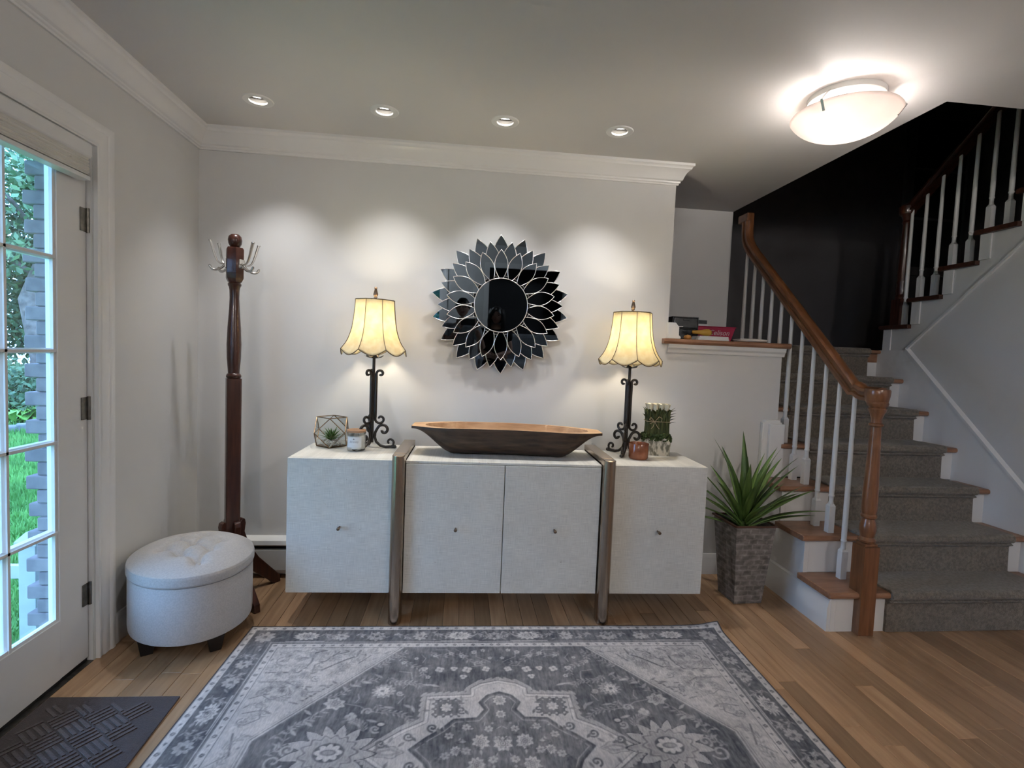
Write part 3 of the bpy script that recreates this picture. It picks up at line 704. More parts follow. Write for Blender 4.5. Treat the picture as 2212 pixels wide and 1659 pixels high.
for (g, r_), (r0, r1, hw, base, yo, ph) in zip(pmesh, layers):
    for i in range(18):
        o = bpy.data.objects.new('petal', g); COL.objects.link(o); o.parent = sm
        o.location = (0, yo, 0); o.rotation_euler = (0, -(ph+2*PI*i/18)-.035, 0)
        c = bpy.data.objects.new('rim', r_); COL.objects.link(c); c.parent = o
MB().lathe([(.155,-.040),(.155,-.034)], 64, axis='y').build('centre_glass', M['smoke'], sm, auto=.5)
MB().tube([(.155*math.cos(2*PI*i/64), -.040, .155*math.sin(2*PI*i/64)) for i in range(64)], .0024, 6, closed=True).build('centre_rim', M['chrome'], sm, smooth=True)
MB().lathe([(.20,-.008),(.20,.006),(.12,.03)], 32, axis='y').build('back_board', M['black'], sm)

# ================================================================== TABLE LAMPS
M['shade'] = translucent_mat('parchment_shade', (.88,.82,.64), (.78,.69,.48), sc=26, tr=.62)
M['bulb'] = emit_mat('warm_bulb', (1.0,.87,.66), P_LAMP*1.0)
M['candle_tube'] = pm('candle_sleeve', (.45,.36,.24), rough=.6)
def lampthing(loc, label, rz):
    L = thing('table_lamp', label, 'lamp', loc, rz, 'pair of scrolled iron table lamps')
    # bell shade with eight scalloped panels
    NP, per = 8, 8; n = NP*per
    prof_ = [(0,.178),(.06,.166),(.14,.150),(.25,.136),(.40,.1235),(.60,.1145),(.80,.109),(1,.106)]
    zb, zt = .532, .795
    def shade_pt(a, t, off=0):
        r = prof_[-1][1]
        for (t0, r0), (t1, r1) in zip(prof_, prof_[1:]):
            if t0 <= t <= t1: r = r0+(r1-r0)*(t-t0)/(t1-t0); break
        k = (a/(2*PI)*NP) % 1
        flat = math.cos(PI/NP)/math.cos((k-.5)*2*PI/NP)
        r = r*(.25+.75*flat)+off
        dip = -.030*math.sin(PI*k)*(1-t)**3
        return (r*math.cos(a), r*math.sin(a), zb+(zt-zb)*t+dip)
    ts = [0,.03,.07,.12,.2,.3,.42,.55,.7,.85,1]
    mb = MB(); V = []; Fc = []
    for side in (0, -.0018):
        for t in ts:
            for i in range(n): V.append(shade_pt(2*PI*i/n, t, side))
    m = len(ts)
    for s_ in range(2):
        for j in range(m-1):
            for i in range(n):
                k = (i+1) % n; q = (s_*m+j)*n; Fc.append((q+i, q+k, q+n+k, q+n+i))
    for j in (0, m-1):
        for i in range(n):
            k = (i+1) % n; Fc.append((j*n+i, j*n+k, (m+j)*n+k, (m+j)*n+i))
    mb.add(V, Fc); sh = mb.build('shade', M['shade'], L, smooth=True)
    for i in range(NP):
        a = 2*PI*i/NP; MB().tube([shade_pt(a, t, .0015) for t in ts], .0016, 6).build('seam', M['shadetrim'], sh, smooth=True)
    MB().tube([shade_pt(2*PI*i/n, 0, .0005) for i in range(n)], .0024, 6, closed=True).build('bottom_trim', M['shadetrim'], sh, smooth=True)
    MB().tube([shade_pt(2*PI*i/n, 1, 0) for i in range(n)], .0026, 6, closed=True).build('top_trim', M['shadetrim'], sh, smooth=True)
    sp_ = MB()
    for a in (0, 2*PI/3, 4*PI/3): sp_.tube([(0,0,zt-.004),(.104*math.cos(a),.104*math.sin(a),zt-.002)], .0016, 6)
    sp_.build('spider', M['iron'], sh)
    MB().lathe([(.012,zt-.004),(.012,zt+.004),(.007,zt+.008),(.007,zt+.013),(.011,zt+.016),(.008,zt+.021),(.010,zt+.026),(.013,zt+.032),(.010,zt+.045),(.006,zt+.062),(.009,zt+.066),(.006,zt+.072),(0,zt+.074)], 16).build('finial', M['knob'], L, auto=.8)
    hp_ = MB()
    for s_ in (-1, 1): hp_.tube([(s_*.004,0,.585),(s_*.045,0,.63),(s_*.05,0,.70),(s_*.03,0,.765),(0,0,zt-.004)], .0018, 6)
    hp_.build('harp', M['knob'], L, smooth=True)
    MB().lathe([(.011,.488),(.011,.57),(.016,.575),(.016,.61),(.012,.615)], 14).build('socket', M['candle_tube'], L, auto=.8)
    MB().lathe([(.010,.615),(.016,.635),(.027,.665),(.029,.685),(.022,.705),(.0,.714)], 18).build('bulb', M['bulb'], L, smooth=True)
    # leafy drip pan
    def pan(u, v):
        a = 2*PI*u; r = .006+.042*v*(1+.18*math.cos(7*a)); return (r*math.cos(a), r*math.sin(a), .486+.012*v*v*(1+.5*math.cos(7*a)))
    MB().grid(pan, 42, 5, True).build('drip_pan', M['iron'], L, smooth=True)
    MB().lathe([(.008,.03),(.008,.486)], 10).build('stem', M['iron'], L)
    # three scrolled iron legs
    for a in (-PI/6, PI*7/6-.12, PI/2):
        ca, sa = math.cos(a), math.sin(a)
        def P3(pts): return [(p[0]*ca, p[0]*sa, p[1]) for p in pts]
        lg = MB()
        top = list(reversed(spiral(.036, .405, .021, .006, PI, -PI*.75)))       # tight scroll at the top
        shaft = [(.0145, .38), (.014, .30), (.014, .20), (.0135, .165)]
        lg.tube(P3(top+shaft), [.0062]*6+[.0072]*(len(top)-6)+[.0085]*4, 8)
        # small outward scroll mid-way
        s1 = [(.0135,.20),(.0135,.170)] + spiral(.041, .160, .0275, .007, PI*1.12, PI*2.95, 22)
        lg.tube(P3(s1), .0068, 8)
        # C-scroll and foot
        c_ = list(reversed(spiral(.060, .098, .033, .007, PI*.82, -PI*.95, 22)))
        foot = [(.026,.105),(.016,.085),(.014,.06),(.022,.035),(.045,.014),(.072,.0075),(.100,.010),(.118,.0085)]
        lg.tube(P3(c_+foot), .0078, 8)
        curl = [(.100,.010),(.114,.016)] + spiral(.096, .034, .022, .006, -.55, PI*1.35, 18)
        lg.tube(P3(curl), .0064, 8)
        lg.lathe([(.0,.0),(.010,.004),(.011,.011),(.006,.019),(0,.020)], 10, (.122*ca, .122*sa, .0))
        lg.build('scroll_leg', M['iron'], L, smooth=True)
    return L
lampthing((1.02,-.25,ZT+.0005), 'lit iron table lamp with scalloped parchment shade beside the glass terrarium', PI/8+.10)
lampthing((2.43,-.275,ZT+.0005), 'lit iron table lamp with scalloped parchment shade beside the moss planter', PI/8+.28)

# ================================================================== DOUGH BOWL
M['bowl_in'] = pm('bowl_light_wood', (.56,.36,.20), (.38,.22,.11), sc=7, rough=.6, stretch=(1,6,6), detail=7)
M['bowl_out'] = pm('bowl_dark_wood', (.080,.047,.028), (.030,.018,.011), sc=9, rough=.6, stretch=(1,5,5), detail=7, bump=.4, bsc=30)
bw = thing('dough_bowl', 'long carved wooden dough bowl on the sideboard', 'bowl', (1.748, -.335, ZT-.001), -.045)
LB, HB = .505, .147
def bw_w(s):
    a = abs(s); return .142*(1-max(0, (a-.45)/.55)**2.2*.55)
def bw_d(s):
    a = abs(s); return .018+(HB-.018)*(1-sst(.56, .98, a))
def bw_rim(s): return HB + .004*math.cos(s*3) + (.004 if s < 0 else -.004)*abs(s)
def bout(u, v):
    s = -1+2*u; t = -1+2*v; z = bw_rim(s)-.012-(bw_d(s)-.012)*(1-abs(t)**2.6)**.62
    k = max(0, min(1, (HB-z)/HB)); return (s*LB, t*bw_w(s)*(1-.0*k), max(z, .002))
def btop(u, v):
    s = -1+2*u; t = -1+2*v; q = (abs(s)/.86)**4+(abs(t)/.93)**2.4
    c = (HB-.03)*(1-q)**.42 if q < 1 else 0
    return (s*LB, t*bw_w(s), bw_rim(s)-c)
NB, KB = 121, 61
MB().grid(bout, NB, KB).build('outer_shell', M['bowl_out'], bw, smooth=True)
MB().grid(btop, NB, KB).build('carved_hollow', M['bowl_in'], bw, auto=.7)
e = MB()
for rows in ([(u/(NB-1), 0) for u in range(NB)], [(u/(NB-1), 1) for u in range(NB)], [(0, v/(KB-1)) for v in range(KB)], [(1, v/(KB-1)) for v in range(KB)]):
    a = [btop(*p) for p in rows]; b = [bout(*p) for p in rows]; n = len(a)
    e.add(a+b, [(i, i+1, n+i+1, n+i) for i in range(n-1)])
e.build('rim_edge', M['bowl_out'], bw)

# ================================================================== TERRARIUM
tr = thing('terrarium', 'geometric brass-edged glass terrarium on the sideboard', 'terrarium', (.80, -.222, ZT+.0005), .10)
S_ = .078
TV = [(S_*x, S_*y, S_*(z+1)+.003) for x, y, z in [(1,0,1),(0,1,1),(-1,0,1),(0,-1,1),(1,1,0),(-1,1,0),(-1,-1,0),(1,-1,0),(1,0,-1),(0,1,-1),(-1,0,-1),(0,-1,-1)]]
TE = [(i, j) for i in range(12) for j in range(i) if abs((Vector(TV[i])-Vector(TV[j])).length-S_*math.sqrt(2)) < 1e-4]
M['brass'] = pm('aged_brass', (.30,.20,.11), (.16,.10,.06), sc=40, rough=.4, metal=1)
fm = MB()
for i, j in TE: fm.tube([TV[i], TV[j]], .0024, 6)
fm.build('frame', M['brass'], tr)
faces = [(0,4,7),(0,1,4),(1,4,9),(1,5,2),(1,2,5),(2,6,5),(2,3,6),(3,0,7),(0,4,8,7),(1,5,9,4),(2,6,10,5),(3,7,11,6),(4,9,8),(5,10,9),(6,11,10),(7,8,11)]
seen = set()
for fc in faces:
    ks = tuple(sorted(fc))
    if ks in seen: continue
    if any(abs((Vector(TV[a])-Vector(TV[b])).length) > S_*2.05 for a in fc for b in fc): continue
    if len(fc) == 3 and any(tuple(sorted((a, b), reverse=True)) not in TE for a, b in zip(fc, fc[1:]+fc[:1])): continue
    seen.add(ks)
    c = sum((Vector(TV[i]) for i in fc), Vector())/len(fc); nn = (c-Vector((0,0,S_+.003))).normalized()*.0008
    a = [Vector(TV[i])*.985+c*.015-nn for i in fc]; b = [p+2*nn for p in a]; k = len(fc)
    MB().add(a+b, [tuple(range(k)), tuple(range(k, 2*k))]+[(i, (i+1) % k, k+(i+1) % k, k+i) for i in range(k)]).build('pane', M['tglass'], tr)
MB().prism([(S_*.97,0),(0,S_*.97),(-S_*.97,0),(0,-S_*.97)], .001, .004).build('base_plate', M['brass'], tr)
M['pebble'] = pm('white_pebbles', (.62,.60,.55), (.40,.38,.34), sc=40, rough=.7, rnd=0)
gv = MB(); rr = random.Random(9)
for i in range(420):
    x, y = rr.uniform(-1,1)*S_, rr.uniform(-1,1)*S_; z = rr.uniform(.006,.034)
    if abs(x)+abs(y) > S_*(1.0+(z-.004)/S_*.9)-.006: continue
    s_ = rr.uniform(.003,.0055); gv.lathe([(0,-s_*.7),(s_,-s_*.2),(s_*.8,s_*.4),(0,s_*.7)], 6, (x,y,z))
pbo = gv.build('pebbles', M['pebble']); pbo.location = (.80,-.222,ZT+.0005); pbo.rotation_euler = (0,0,.10)
tag(pbo, 'white pebbles filling the bottom of the glass terrarium', 'pebbles', kind='stuff')
M['leafg'] = pm('succulent_leaf', (.10,.24,.05), (.035,.11,.02), sc=30, rough=.5)
sc_ = thing('succulent', 'small spiky green succulent inside the glass terrarium', 'succulent', (.80, -.222, ZT+.033))
def blade(l, w, bend, th=.003, n=8, base=.5):
    V = []; Fc = []
    for i in range(n+1):
        t = i/n; ww = w*(base+(1-base)*math.sin(min(1, t/.45)*PI/2))*(1-max(0, (t-.35)/.65)**1.6); x = l*math.sin(bend*t)/max(bend, 1e-3) if bend else 0
        z = l*t*math.cos(bend*t*.5); r = l*t*math.sin(bend*t*.5)
        V += [(r-.25*ww, -ww, z), (r+th*(1-t), 0, z), (r-.25*ww, ww, z), (r-th*(1-t)*.8-.0004, 0, z)]
    for i in range(n):
        a, b = 4*i, 4*i+4
        for k in range(4): Fc.append((a+k, a+(k+1) % 4, b+(k+1) % 4, b+k))
    Fc.append((0,1,2,3)); return V, Fc
for i in range(44):
    a = i*2.399; tl = .15+.95*(i/44); V, Fc = blade(.068+.018*rr.random(), .0050, .5, .0014, 6)
    o = MB().add(V, Fc).build('leaf', M['leafg'], sc_, smooth=True); o.rotation_euler = (0, tl, a); o.location = (.004*math.cos(a), .004*math.sin(a), 0)

# ================================================================== CANDLES
cj = thing('candle_jar', 'white candle in a clear glass jar with a wooden lid', 'candle', (.952, -.33, ZT+.0005), -.08)
MB().lathe([(.030,0),(.044,.001),(.047,.006),(.047,.098),(.0455,.0985),(.0455,.012),(.0,.011)], 32).build('jar', M['tglass'], cj, smooth=True)
M['wax'] = pm('white_wax', (.74,.73,.70), rough=.5)
MB().lathe([(0,.0125),(.0445,.0125),(.0445,.082),(0,.082)], 32).build('wax', M['wax'], cj, auto=.6)
M['cork'] = pm('lid_wood', (.42,.24,.14), (.32,.17,.09), sc=8, rough=.6, stretch=(1,8,8))
MB().lathe([(0,.099),(.049,.099),(.0495,.101),(.0495,.109),(.048,.1105),(0,.1105)], 32).build('lid', M['cork'], cj, auto=.6)
M['paper'] = pm('paper_label', (.66,.68,.69), (.60,.63,.65), sc=20, rough=.7)
lb = MB().grid(lambda u, v: (.0476*math.sin((u-.5)*1.7), -.0476*math.cos((u-.5)*1.7), .022+.055*v), 20, 2).build('label', M['paper'], cj, smooth=True)
def text_mesh(body, size, name='lettering', ext=.0002, shear=0.):
    cu = bpy.data.curves.new(name, 'FONT'); cu.body = body; cu.size = size; cu.extrude = ext; cu.align_x = 'CENTER'; cu.align_y = 'CENTER'; cu.shear = shear
    ob = bpy.data.objects.new(name, cu); COL.objects.link(ob); bpy.context.view_layer.update()
    me = bpy.data.meshes.new_from_object(ob.evaluated_get(bpy.context.evaluated_depsgraph_get())); bpy.data.objects.remove(ob); bpy.data.curves.remove(cu); return me
M['ink'] = pm('grey_ink', (.22,.23,.25), rough=.7)
def wrap(me, r):
    for v in me.vertices:
        x, y, z = v.co; a = x/r; v.co = ((r+z)*math.sin(a), -(r+z)*math.cos(a), y)
    return me
for body, size, z, sh_ in (('Serenity', .0145, .052, .3), ('SCENTED CANDLE', .0042, .041, 0), ('______', .005, .034, 0)):
    if body == 'SCENTED CANDLE': continue
    o = put('lettering', wrap(text_mesh(body, size, shear=sh_), .0479), M['ink'], lb); o.location = (0, 0, z)
MB().lathe([(0,-.0004),(.004,-.0004),(.004,0)], 10, (0,-.0477,.066), axis='y').build('emblem', M['ink'], lb)
M['amber'] = pm('amber_glass', (.26,.085,.035), (.20,.060,.022), sc=10, rough=.22, coat=.2)
nt = M['amber'].node_tree; nt.nodes['Principled BSDF'].inputs['Transmission Weight'].default_value = .0
ac = thing('amber_candle', 'short amber glass candle in front of the moss planter', 'candle', (2.462, -.395, ZT+.0005))
MB().lathe([(.044,0),(.050,.003),(.052,.010),(.0535,.084),(.0525,.0855),(.0515,.084),(.049,.012),(.0,.010)], 36).build('glass_cup', M['amber'], ac, smooth=True)
M['awax'] = pm('amber_wax', (.45,.17,.07), rough=.5)
MB().lathe([(0,.0105),(.0485,.0125),(.050,.066),(0,.066)], 32).build('wax', M['awax'], ac, auto=.6)
MB().lathe([(.0012,.066),(.0010,.076)], 6).build('wick', M['black'], ac)

# ================================================================== MOSS PLANTER WITH ROSES
M['birch'] = pm('birch_pot', (.60,.56,.46), (.17,.16,.12), sc=55, rough=.8, stretch=(1,1,.45), detail=5, lo=.42, hi=.56, bump=.3)
M['stemg'] = pm('green_stems', (.115,.125,.035), (.030,.040,.012), sc=30, rough=.8, stretch=(3,3,.4), lo=.3, hi=.7)
M['moss'] = pm('moss', (.06,.085,.018), (.02,.035,.008), sc=60, rough=.95, bump=.8, bsc=120)
M['rose'] = pm('cream_rose', (.82,.77,.60), (.74,.66,.46), sc=30, rough=.7)
M['twine'] = pm('raffia_twine', (.40,.29,.17), rough=.8)
mp_ = thing('moss_planter', 'bundle of cream roses tied with twine in a birch-look box', 'planter', (2.612, -.255, ZT+.0005), -.16)
def tap(x, y, z0, z1, k):
    return [(-x*k,-y*k,z0),(x*k,-y*k,z0),(x*k,y*k,z0),(-x*k,y*k,z0),(-x,-y,z1),(x,-y,z1),(x,y,z1),(-x,y,z1)]
def wavybox(u, v):
    a = 2*PI*u; c, s_ = math.cos(a), math.sin(a); k = 1/max(abs(c), abs(s_)); k = k*.9+.1
    f = .93+.07*v; return (.076*c*k*f, .050*s_*k*f, .098*v+(.004*math.sin(9*a) if v > .9 else 0))
MB().grid(wavybox, 64, 6, True).build('birch_box', M['birch'], mp_, smooth=True)
MB().prism([(-.07,-.045),(.07,-.045),(.07,.045),(-.07,.045)], .0, .085).build('filling', M['moss'], mp_)
ms_ = MB()
for i in range(520):
    a = rr.uniform(0, 2*PI); c, s_ = math.cos(a), math.sin(a); k = 1/max(abs(c), abs(s_)); q = rr.uniform(.78,1.05); s0 = rr.uniform(.004,.009)
    ms_.lathe([(0,-s0),(s0,-s0*.3),(s0*.8,s0*.5),(0,s0)], 5, (.074*c*k*q, .050*s_*k*q, rr.uniform(.085,.122)-.02*(q-.8)))
mo = ms_.build('moss', M['moss'], mp_); mo['kind'] = 'stuff'
sm_ = MB()
for i in range(150):
    if i < 110:
        a = 2*PI*i/110; c, s_ = math.cos(a), math.sin(a); k = 1/max(abs(c), abs(s_)); x, y = .060*c*k, .036*s_*k
    else: x, y = rr.uniform(-.055,.055), rr.uniform(-.03,.03)
    h = rr.uniform(.225,.262); j = rr.uniform(-.004,.004)
    sm_.tube([(x*1.04, y*1.04, .09), (x*.96+j, y*.96, .18), (x*1.02+j, y*1.02, h)], rr.uniform(.0028,.0045), 5)
so = sm_.build('stems', M['stemg'], mp_); so['kind'] = 'stuff'
for i in range(26):
    a = rr.uniform(0, 2*PI) if i > 12 else -PI/2+rr.uniform(-1.3,1.3); c, s_ = math.cos(a), math.sin(a); k = 1/max(abs(c), abs(s_))
    V, Fc = blade(rr.uniform(.035,.06), .010, .6, .001, 6)
    o = MB().add(V, Fc).build('leaf', M['stemg'], mp_, smooth=True); o.location = (.058*c*k, .036*s_*k, rr.uniform(.19,.23)); o.rotation_euler = (0, rr.uniform(.1,.45), a)
for i in range(5):
    V, Fc = blade(.045, .013, .5, .001, 6)
    o = MB().add(V, Fc).build('leaf', M['iron'], mp_, smooth=True); o.location = (.062, -.01, .175+.016*i); o.rotation_euler = (0, .9, rr.uniform(-.6,.6))
for i in range(4):
    for j in range(2):
        x, y = -.047+.031*i, -.018+.034*j
        rb = MB()
        for q in range(3):
            def cup(u, v, q=q):
                a = 2*PI*u; r0 = (.0215-.0055*q)*(.55+.45*v)*(1+.07*math.cos(5*a+q)); return (x+r0*math.cos(a), y+r0*math.sin(a), .256+.034*v+.002*math.cos(5*a+q)*v-.002*q)
            rb.grid(cup, 20, 4, True)
        rb.lathe([(.0085,.256),(.009,.286),(.004,.292),(0,.292)], 10, (x, y, 0))
        rb.build('rose', M['rose'], mp_, smooth=True)
tw = []
for i in range(40):
    a = 2*PI*i/40; c, s_ = math.cos(a), math.sin(a); k = 1/max(abs(c), abs(s_)); tw.append((.066*c*k, .042*s_*k, .192))
t_ = MB().tube(tw, .0016, 5, closed=True)
bx0 = (-.022, -.046, .192)
for pts in ([bx0, (-.045,-.052,.215), (-.055,-.052,.205), bx0], [bx0, (0,-.053,.222), (.016,-.053,.212), (.012,-.05,.192), bx0], [bx0, (-.03,-.05,.165), (-.042,-.052,.152)], [bx0, (-.008,-.05,.165), (.004,-.052,.152)], [bx0, (-.05,-.05,.18)]):
    q = [Vector(p) for p in pts]; sm2 = []
    for a, b in zip(q, q[1:]):
        for i in range(4): sm2.append(a.lerp(b, i/4))
    sm2.append(q[-1]); t_.tube(sm2, .0017, 5)
t_.build('twine_bow', M['twine'], mp_, smooth=True)
# ================================================================== COAT RACK
ck = thing('coat_rack', 'mahogany coat rack with turned post and nickel hooks in the corner', 'coat rack', (.315, -.285, 0), .52)
def sq(w, z0, z1, ch=.006):
    return [(-w,-w+ch),(-w+ch,-w),(w-ch,-w),(w,-w+ch),(w,w-ch),(w-ch,w),(-w+ch,w),(-w,w-ch)]
pm_ = MB().prism(sq(.034,0,0), .17, 1.165)
pm_.lathe([(.030,1.165),(.034,1.17),(.036,1.178),(.033,1.186),(.027,1.192),(.028,1.21),(.033,1.27),(.0345,1.34),(.031,1.43),(.025,1.52),(.0225,1.58),(.024,1.62),(.027,1.635),(.031,1.642),(.032,1.65),(.028,1.656),(.026,1.668)], 28)
pm_.build('post', M['mahog'], ck, auto=.5)
hb = MB(); hb.lathe([(.034,1.66),(.042,1.675),(.044,1.68),(.044,1.825),(.040,1.834),(.026,1.836)], 6, ph=PI/6); hb.build('hook_block', M['mahog'], ck, auto=.4)
MB().lathe([(.016,1.832),(.022,1.838),(.031,1.855),(.0335,1.872),(.030,1.890),(.018,1.902),(0,1.905)], 24).build('finial_ball', M['mahog'], ck, smooth=True)
for a in (-.52-.35, -.52-PI+.35, -.52+.45, -.52+PI-.45):
    ca, sa = math.cos(a), math.sin(a)
    def Q(pts): return [(p[0]*ca-p[2]*sa if len(p) > 2 else p[0]*ca, p[0]*sa+(p[2]*ca if len(p) > 2 else 0), p[1]) for p in pts]
    hk = MB()
    hk.tube(Q(bez((.042,1.752),(.085,1.735),(.088,1.79),(.108,1.855), 14)), [.0055+.0042*i/14 for i in range(15)], 8, flat=.7)
    hk.tube(Q(bez((.042,1.748),(.065,1.715),(.10,1.70),(.112,1.735), 12)), [.0055+.0015*i/12 for i in range(13)], 8)
    hk.lathe([(0,-.004),(.0085,-.002),(.0085,.003),(0,.006)], 8, Q([(.110,1.858)])[0]); hk.lathe([(0,-.005),(.006,0),(0,.005)], 8, Q([(.112,1.737)])[0])
    n_ = Vector((ca, sa, 0)); tt = Vector((-sa, ca, 0))
    pl_ = [n_*.0385+tt*x+Vector((0,0,1.752+z)) for x, z in ((-.016,-.022),(.016,-.022),(.016,.022),(-.016,.022))]
    hk.add(pl_+[p+n_*.006 for p in pl_], [(0,1,2,3),(4,5,6,7),(0,1,5,4),(1,2,6,5),(2,3,7,6),(3,0,4,7)])
    hk.build('hook', M['nickel'], ck, auto=.8)
ft = [(.030,.20),(.030,.40),(.046,.42),(.062,.412),(.066,.39),(.060,.345),(.085,.27),(.14,.18),(.21,.10),(.262,.04),(.268,.0),(.225,.0),(.205,.022),(.15,.07),(.09,.125),(.05,.165)]
for i in range(4):
    o = MB().prism([(p[0], p[1]) for p in ft], -.016, .016, 'y').build('foot', M['mahog'], ck, bevel=.005); o.rotation_euler = (0, 0, -.52+PI/4+PI/2*i+.06)

# ================================================================== OTTOMAN
M['otto'] = pm('light_grey_linen', (.44,.425,.415), (.38,.368,.36), sc=160, rough=.85, bump=.35, bsc=420, sheen=.2, spec=.2)
M['espresso'] = pm('espresso_wood', (.012,.009,.008), rough=.4)
ot = thing('ottoman', 'oval grey linen storage ottoman with tufted lid by the door', 'ottoman', (.285, -.622, 0), .549)
OA, OB = .247, .284
body = [(.0,.075),(.955,.075),(.99,.082),(1.0,.10),(1.0,.315),(.99,.322),(.0,.322)]
def ell(prof_, n=64):
    def fn(u, v):
        j = v*(len(prof_)-1); i = min(int(j), len(prof_)-2); t = j-i; r = prof_[i][0]*(1-t)+prof_[i+1][0]*t; z = prof_[i][1]*(1-t)+prof_[i+1][1]*t
        a = 2*PI*u; return (OA*r*math.cos(a), OB*r*math.sin(a), z)
    return MB().grid(fn, n, len(prof_), True)
ell(body).build('base', M['otto'], ot, auto=.6)
btn = []
for j in (-2,-1,0,1,2):
    for i in ((-1,0,1) if j % 2 == 0 else (-.5,.5)):
        x, y = i*.118, j*.098
        if (x/OA)**2+(y/OB)**2 < .62: btn.append((x, y))
def lidf(u, v):
    a = 2*PI*u
    if v > .62:
        r = (1-v)/.38; x, y = OA*1.012*r*math.cos(a), OB*1.012*r*math.sin(a)
        z = .372+.052*(1-r**3.2)
        d = 0
        for bx_, by_ in btn:
            q = ((x-bx_)**2+(y-by_)**2); d += .021*math.exp(-q/.0009)
        best = sorted(((x-p[0])**2+(y-p[1])**2, p) for p in btn)[:2]
        # creases along the lattice between neighbouring buttons
        (d0, p), (d1, q2) = best
        ex, ey = q2[0]-p[0], q2[1]-p[1]; l2 = ex*ex+ey*ey
        t = ((x-p[0])*ex+(y-p[1])*ey)/l2
        if l2 < .017 and 0 < t < 1:
            dd = ((x-p[0]-t*ex)**2+(y-p[1]-t*ey)**2); d += .009*math.exp(-dd/.00007)
        return (x, y, z-d)
    t = v/.62
    pr_ = [(.97,.323),(1.0,.326),(1.022,.335),(1.024,.350),(1.022,.362),(1.012,.372)]
    j = t*5; i = min(int(j), 4); f = j-i
    r = pr_[i][0]*(1-f)+pr_[i+1][0]*f; z = pr_[i][1]*(1-f)+pr_[i+1][1]*f
    return (OA*r*math.cos(a), OB*r*math.sin(a), z)
MB().grid(lidf, 144, 97, True).build('tufted_lid', M['otto'], ot, smooth=True)
for x, y in btn:
    MB().lathe([(.011,0),(.010,.004),(.004,.0065),(0,.007)], 12, (x, y, .372+.052*(1-math.hypot(x/OA/1.012, y/OB/1.012)**3.2)-.025)).build('button', M['otto'], ot, smooth=True)
for a in (.44, 1.90, 3.58, 5.04):
    x, y = OA*.80*math.cos(a), OB*.80*math.sin(a)
    MB().add([(x-.022,y-.022,0),(x+.022,y-.022,0),(x+.022,y+.022,0),(x-.022,y+.022,0),(x-.034,y-.034,.0745),(x+.034,y-.034,.0745),(x+.034,y+.034,.0745),(x-.034,y+.034,.0745)],
             [(3,2,1,0),(4,5,6,7),(0,1,5,4),(1,2,6,5),(2,3,7,6),(3,0,4,7)]).build('leg', M['espresso'], ot, bevel=.003)

# ================================================================== DOOR MAT
M['mat'] = pm('aubergine_mat', (.032,.015,.015), (.020,.009,.010), sc=120, rough=.95, bump=.6, bsc=300, sheen=.3)
M['matrib'] = pm('mat_rib_pile', (.050,.029,.031), (.034,.019,.021), sc=160, rough=.95, bump=.6, bsc=300, sheen=.4)
dm = thing('door_mat', 'dark aubergine ribbed door mat in front of the garden door', 'mat', (.008, -1.085, .0005))
MB().prism([(0,0),(.465,-.012),(.492,-.78),(0,-.78)], 0, .006).build('backing', M['mat'], dm, bevel=.002)
rb_ = MB(); cs = .078
for i in range(-12, 13):
    for j in range(-12, 13):
        for k in range(4):
            d = (k-1.5)*cs/4.0
            if (i+j) % 2: c = (i*cs, j*cs+d); h = (cs*.47, cs*.062)
            else: c = (i*cs+d, j*cs); h = (cs*.062, cs*.47)
            p = [rot2((c[0]+sx*h[0], c[1]+sy*h[1]), .95) for sx, sy in ((-1,-1),(1,-1),(1,1),(-1,1))]
            p = [(q[0]+.24, q[1]-.39) for q in p]
            if all(.03 < q[0] < .44-.03*(q[1] > -.2) and -.75 < q[1] < -.035 for q in p):
                rb_.prism(p, .0055, .0092)
ro = rb_.build('ribs', M['matrib'], dm); ro['kind'] = 'stuff'

# ================================================================== AREA RUG (woven print painted per vertex)
RW, RL = 2.294, 3.05
us = np.linspace(0, RW, 660); vs2 = np.concatenate([np.arange(0, 1.12, .0035), np.linspace(1.12, RL, 150)])
U, Vv = np.meshgrid(us, vs2)
UM = np.minimum(U, RW-U)                    # mirror left-right
VM = np.minimum(Vv, RL-Vv)                  # mirror top-bottom
C0 = RW/2
rs_ = np.random.default_rng(4)
def vnoise(sx, sy, seed):
    r = np.random.default_rng(seed); nx, ny = int(RW/sx)+3, int(RL/sy)+3; g = r.random((ny, nx))
    a = U/sx; b = Vv/sy; i = a.astype(int); j = b.astype(int); fu = a-i; fv = b-j; fu = fu*fu*(3-2*fu); fv = fv*fv*(3-2*fv)
    return (g[j,i]*(1-fu)+g[j,i+1]*fu)*(1-fv)+(g[j+1,i]*(1-fu)+g[j+1,i+1]*fu)*fv
K = np.full(U.shape, .22)                   # 0 = dark slate, 1 = pale ivory
edge = np.minimum(UM, VM)
def smooth_mask(d, w=.002): return np.clip(.5-d/(2*w), 0, 1)       # d<0 inside
def paint(d, val, w=.0022, op=1.):
    global K
    m = smooth_mask(d, w)*op; K = K*(1-m)+val*m
def seg(px, py, ax, ay, bx_, by_):
    ex, ey = bx_-ax, by_-ay; l = ex*ex+ey*ey+1e-12
    t = np.clip(((px-ax)*ex+(py-ay)*ey)/l, 0, 1); return np.hypot(px-ax-t*ex, py-ay-t*ey)
def pline(pts, w, val, op=1.):
    d = None
    x0, x1 = min(p[0] for p in pts)-.03, max(p[0] for p in pts)+.03; y0, y1 = min(p[1] for p in pts)-.03, max(p[1] for p in pts)+.03
    sub = (UM > x0) & (UM < x1) & (VM > y0) & (VM < y1)
    if not sub.any(): return
    a, b = UM[sub], VM[sub]; dd = np.full(a.shape, 9.)
    for p, q in zip(pts, pts[1:]): dd = np.minimum(dd, seg(a, b, p[0], p[1], q[0], q[1]))
    m = smooth_mask(dd-w)*op; K[sub] = K[sub]*(1-m)+val*m
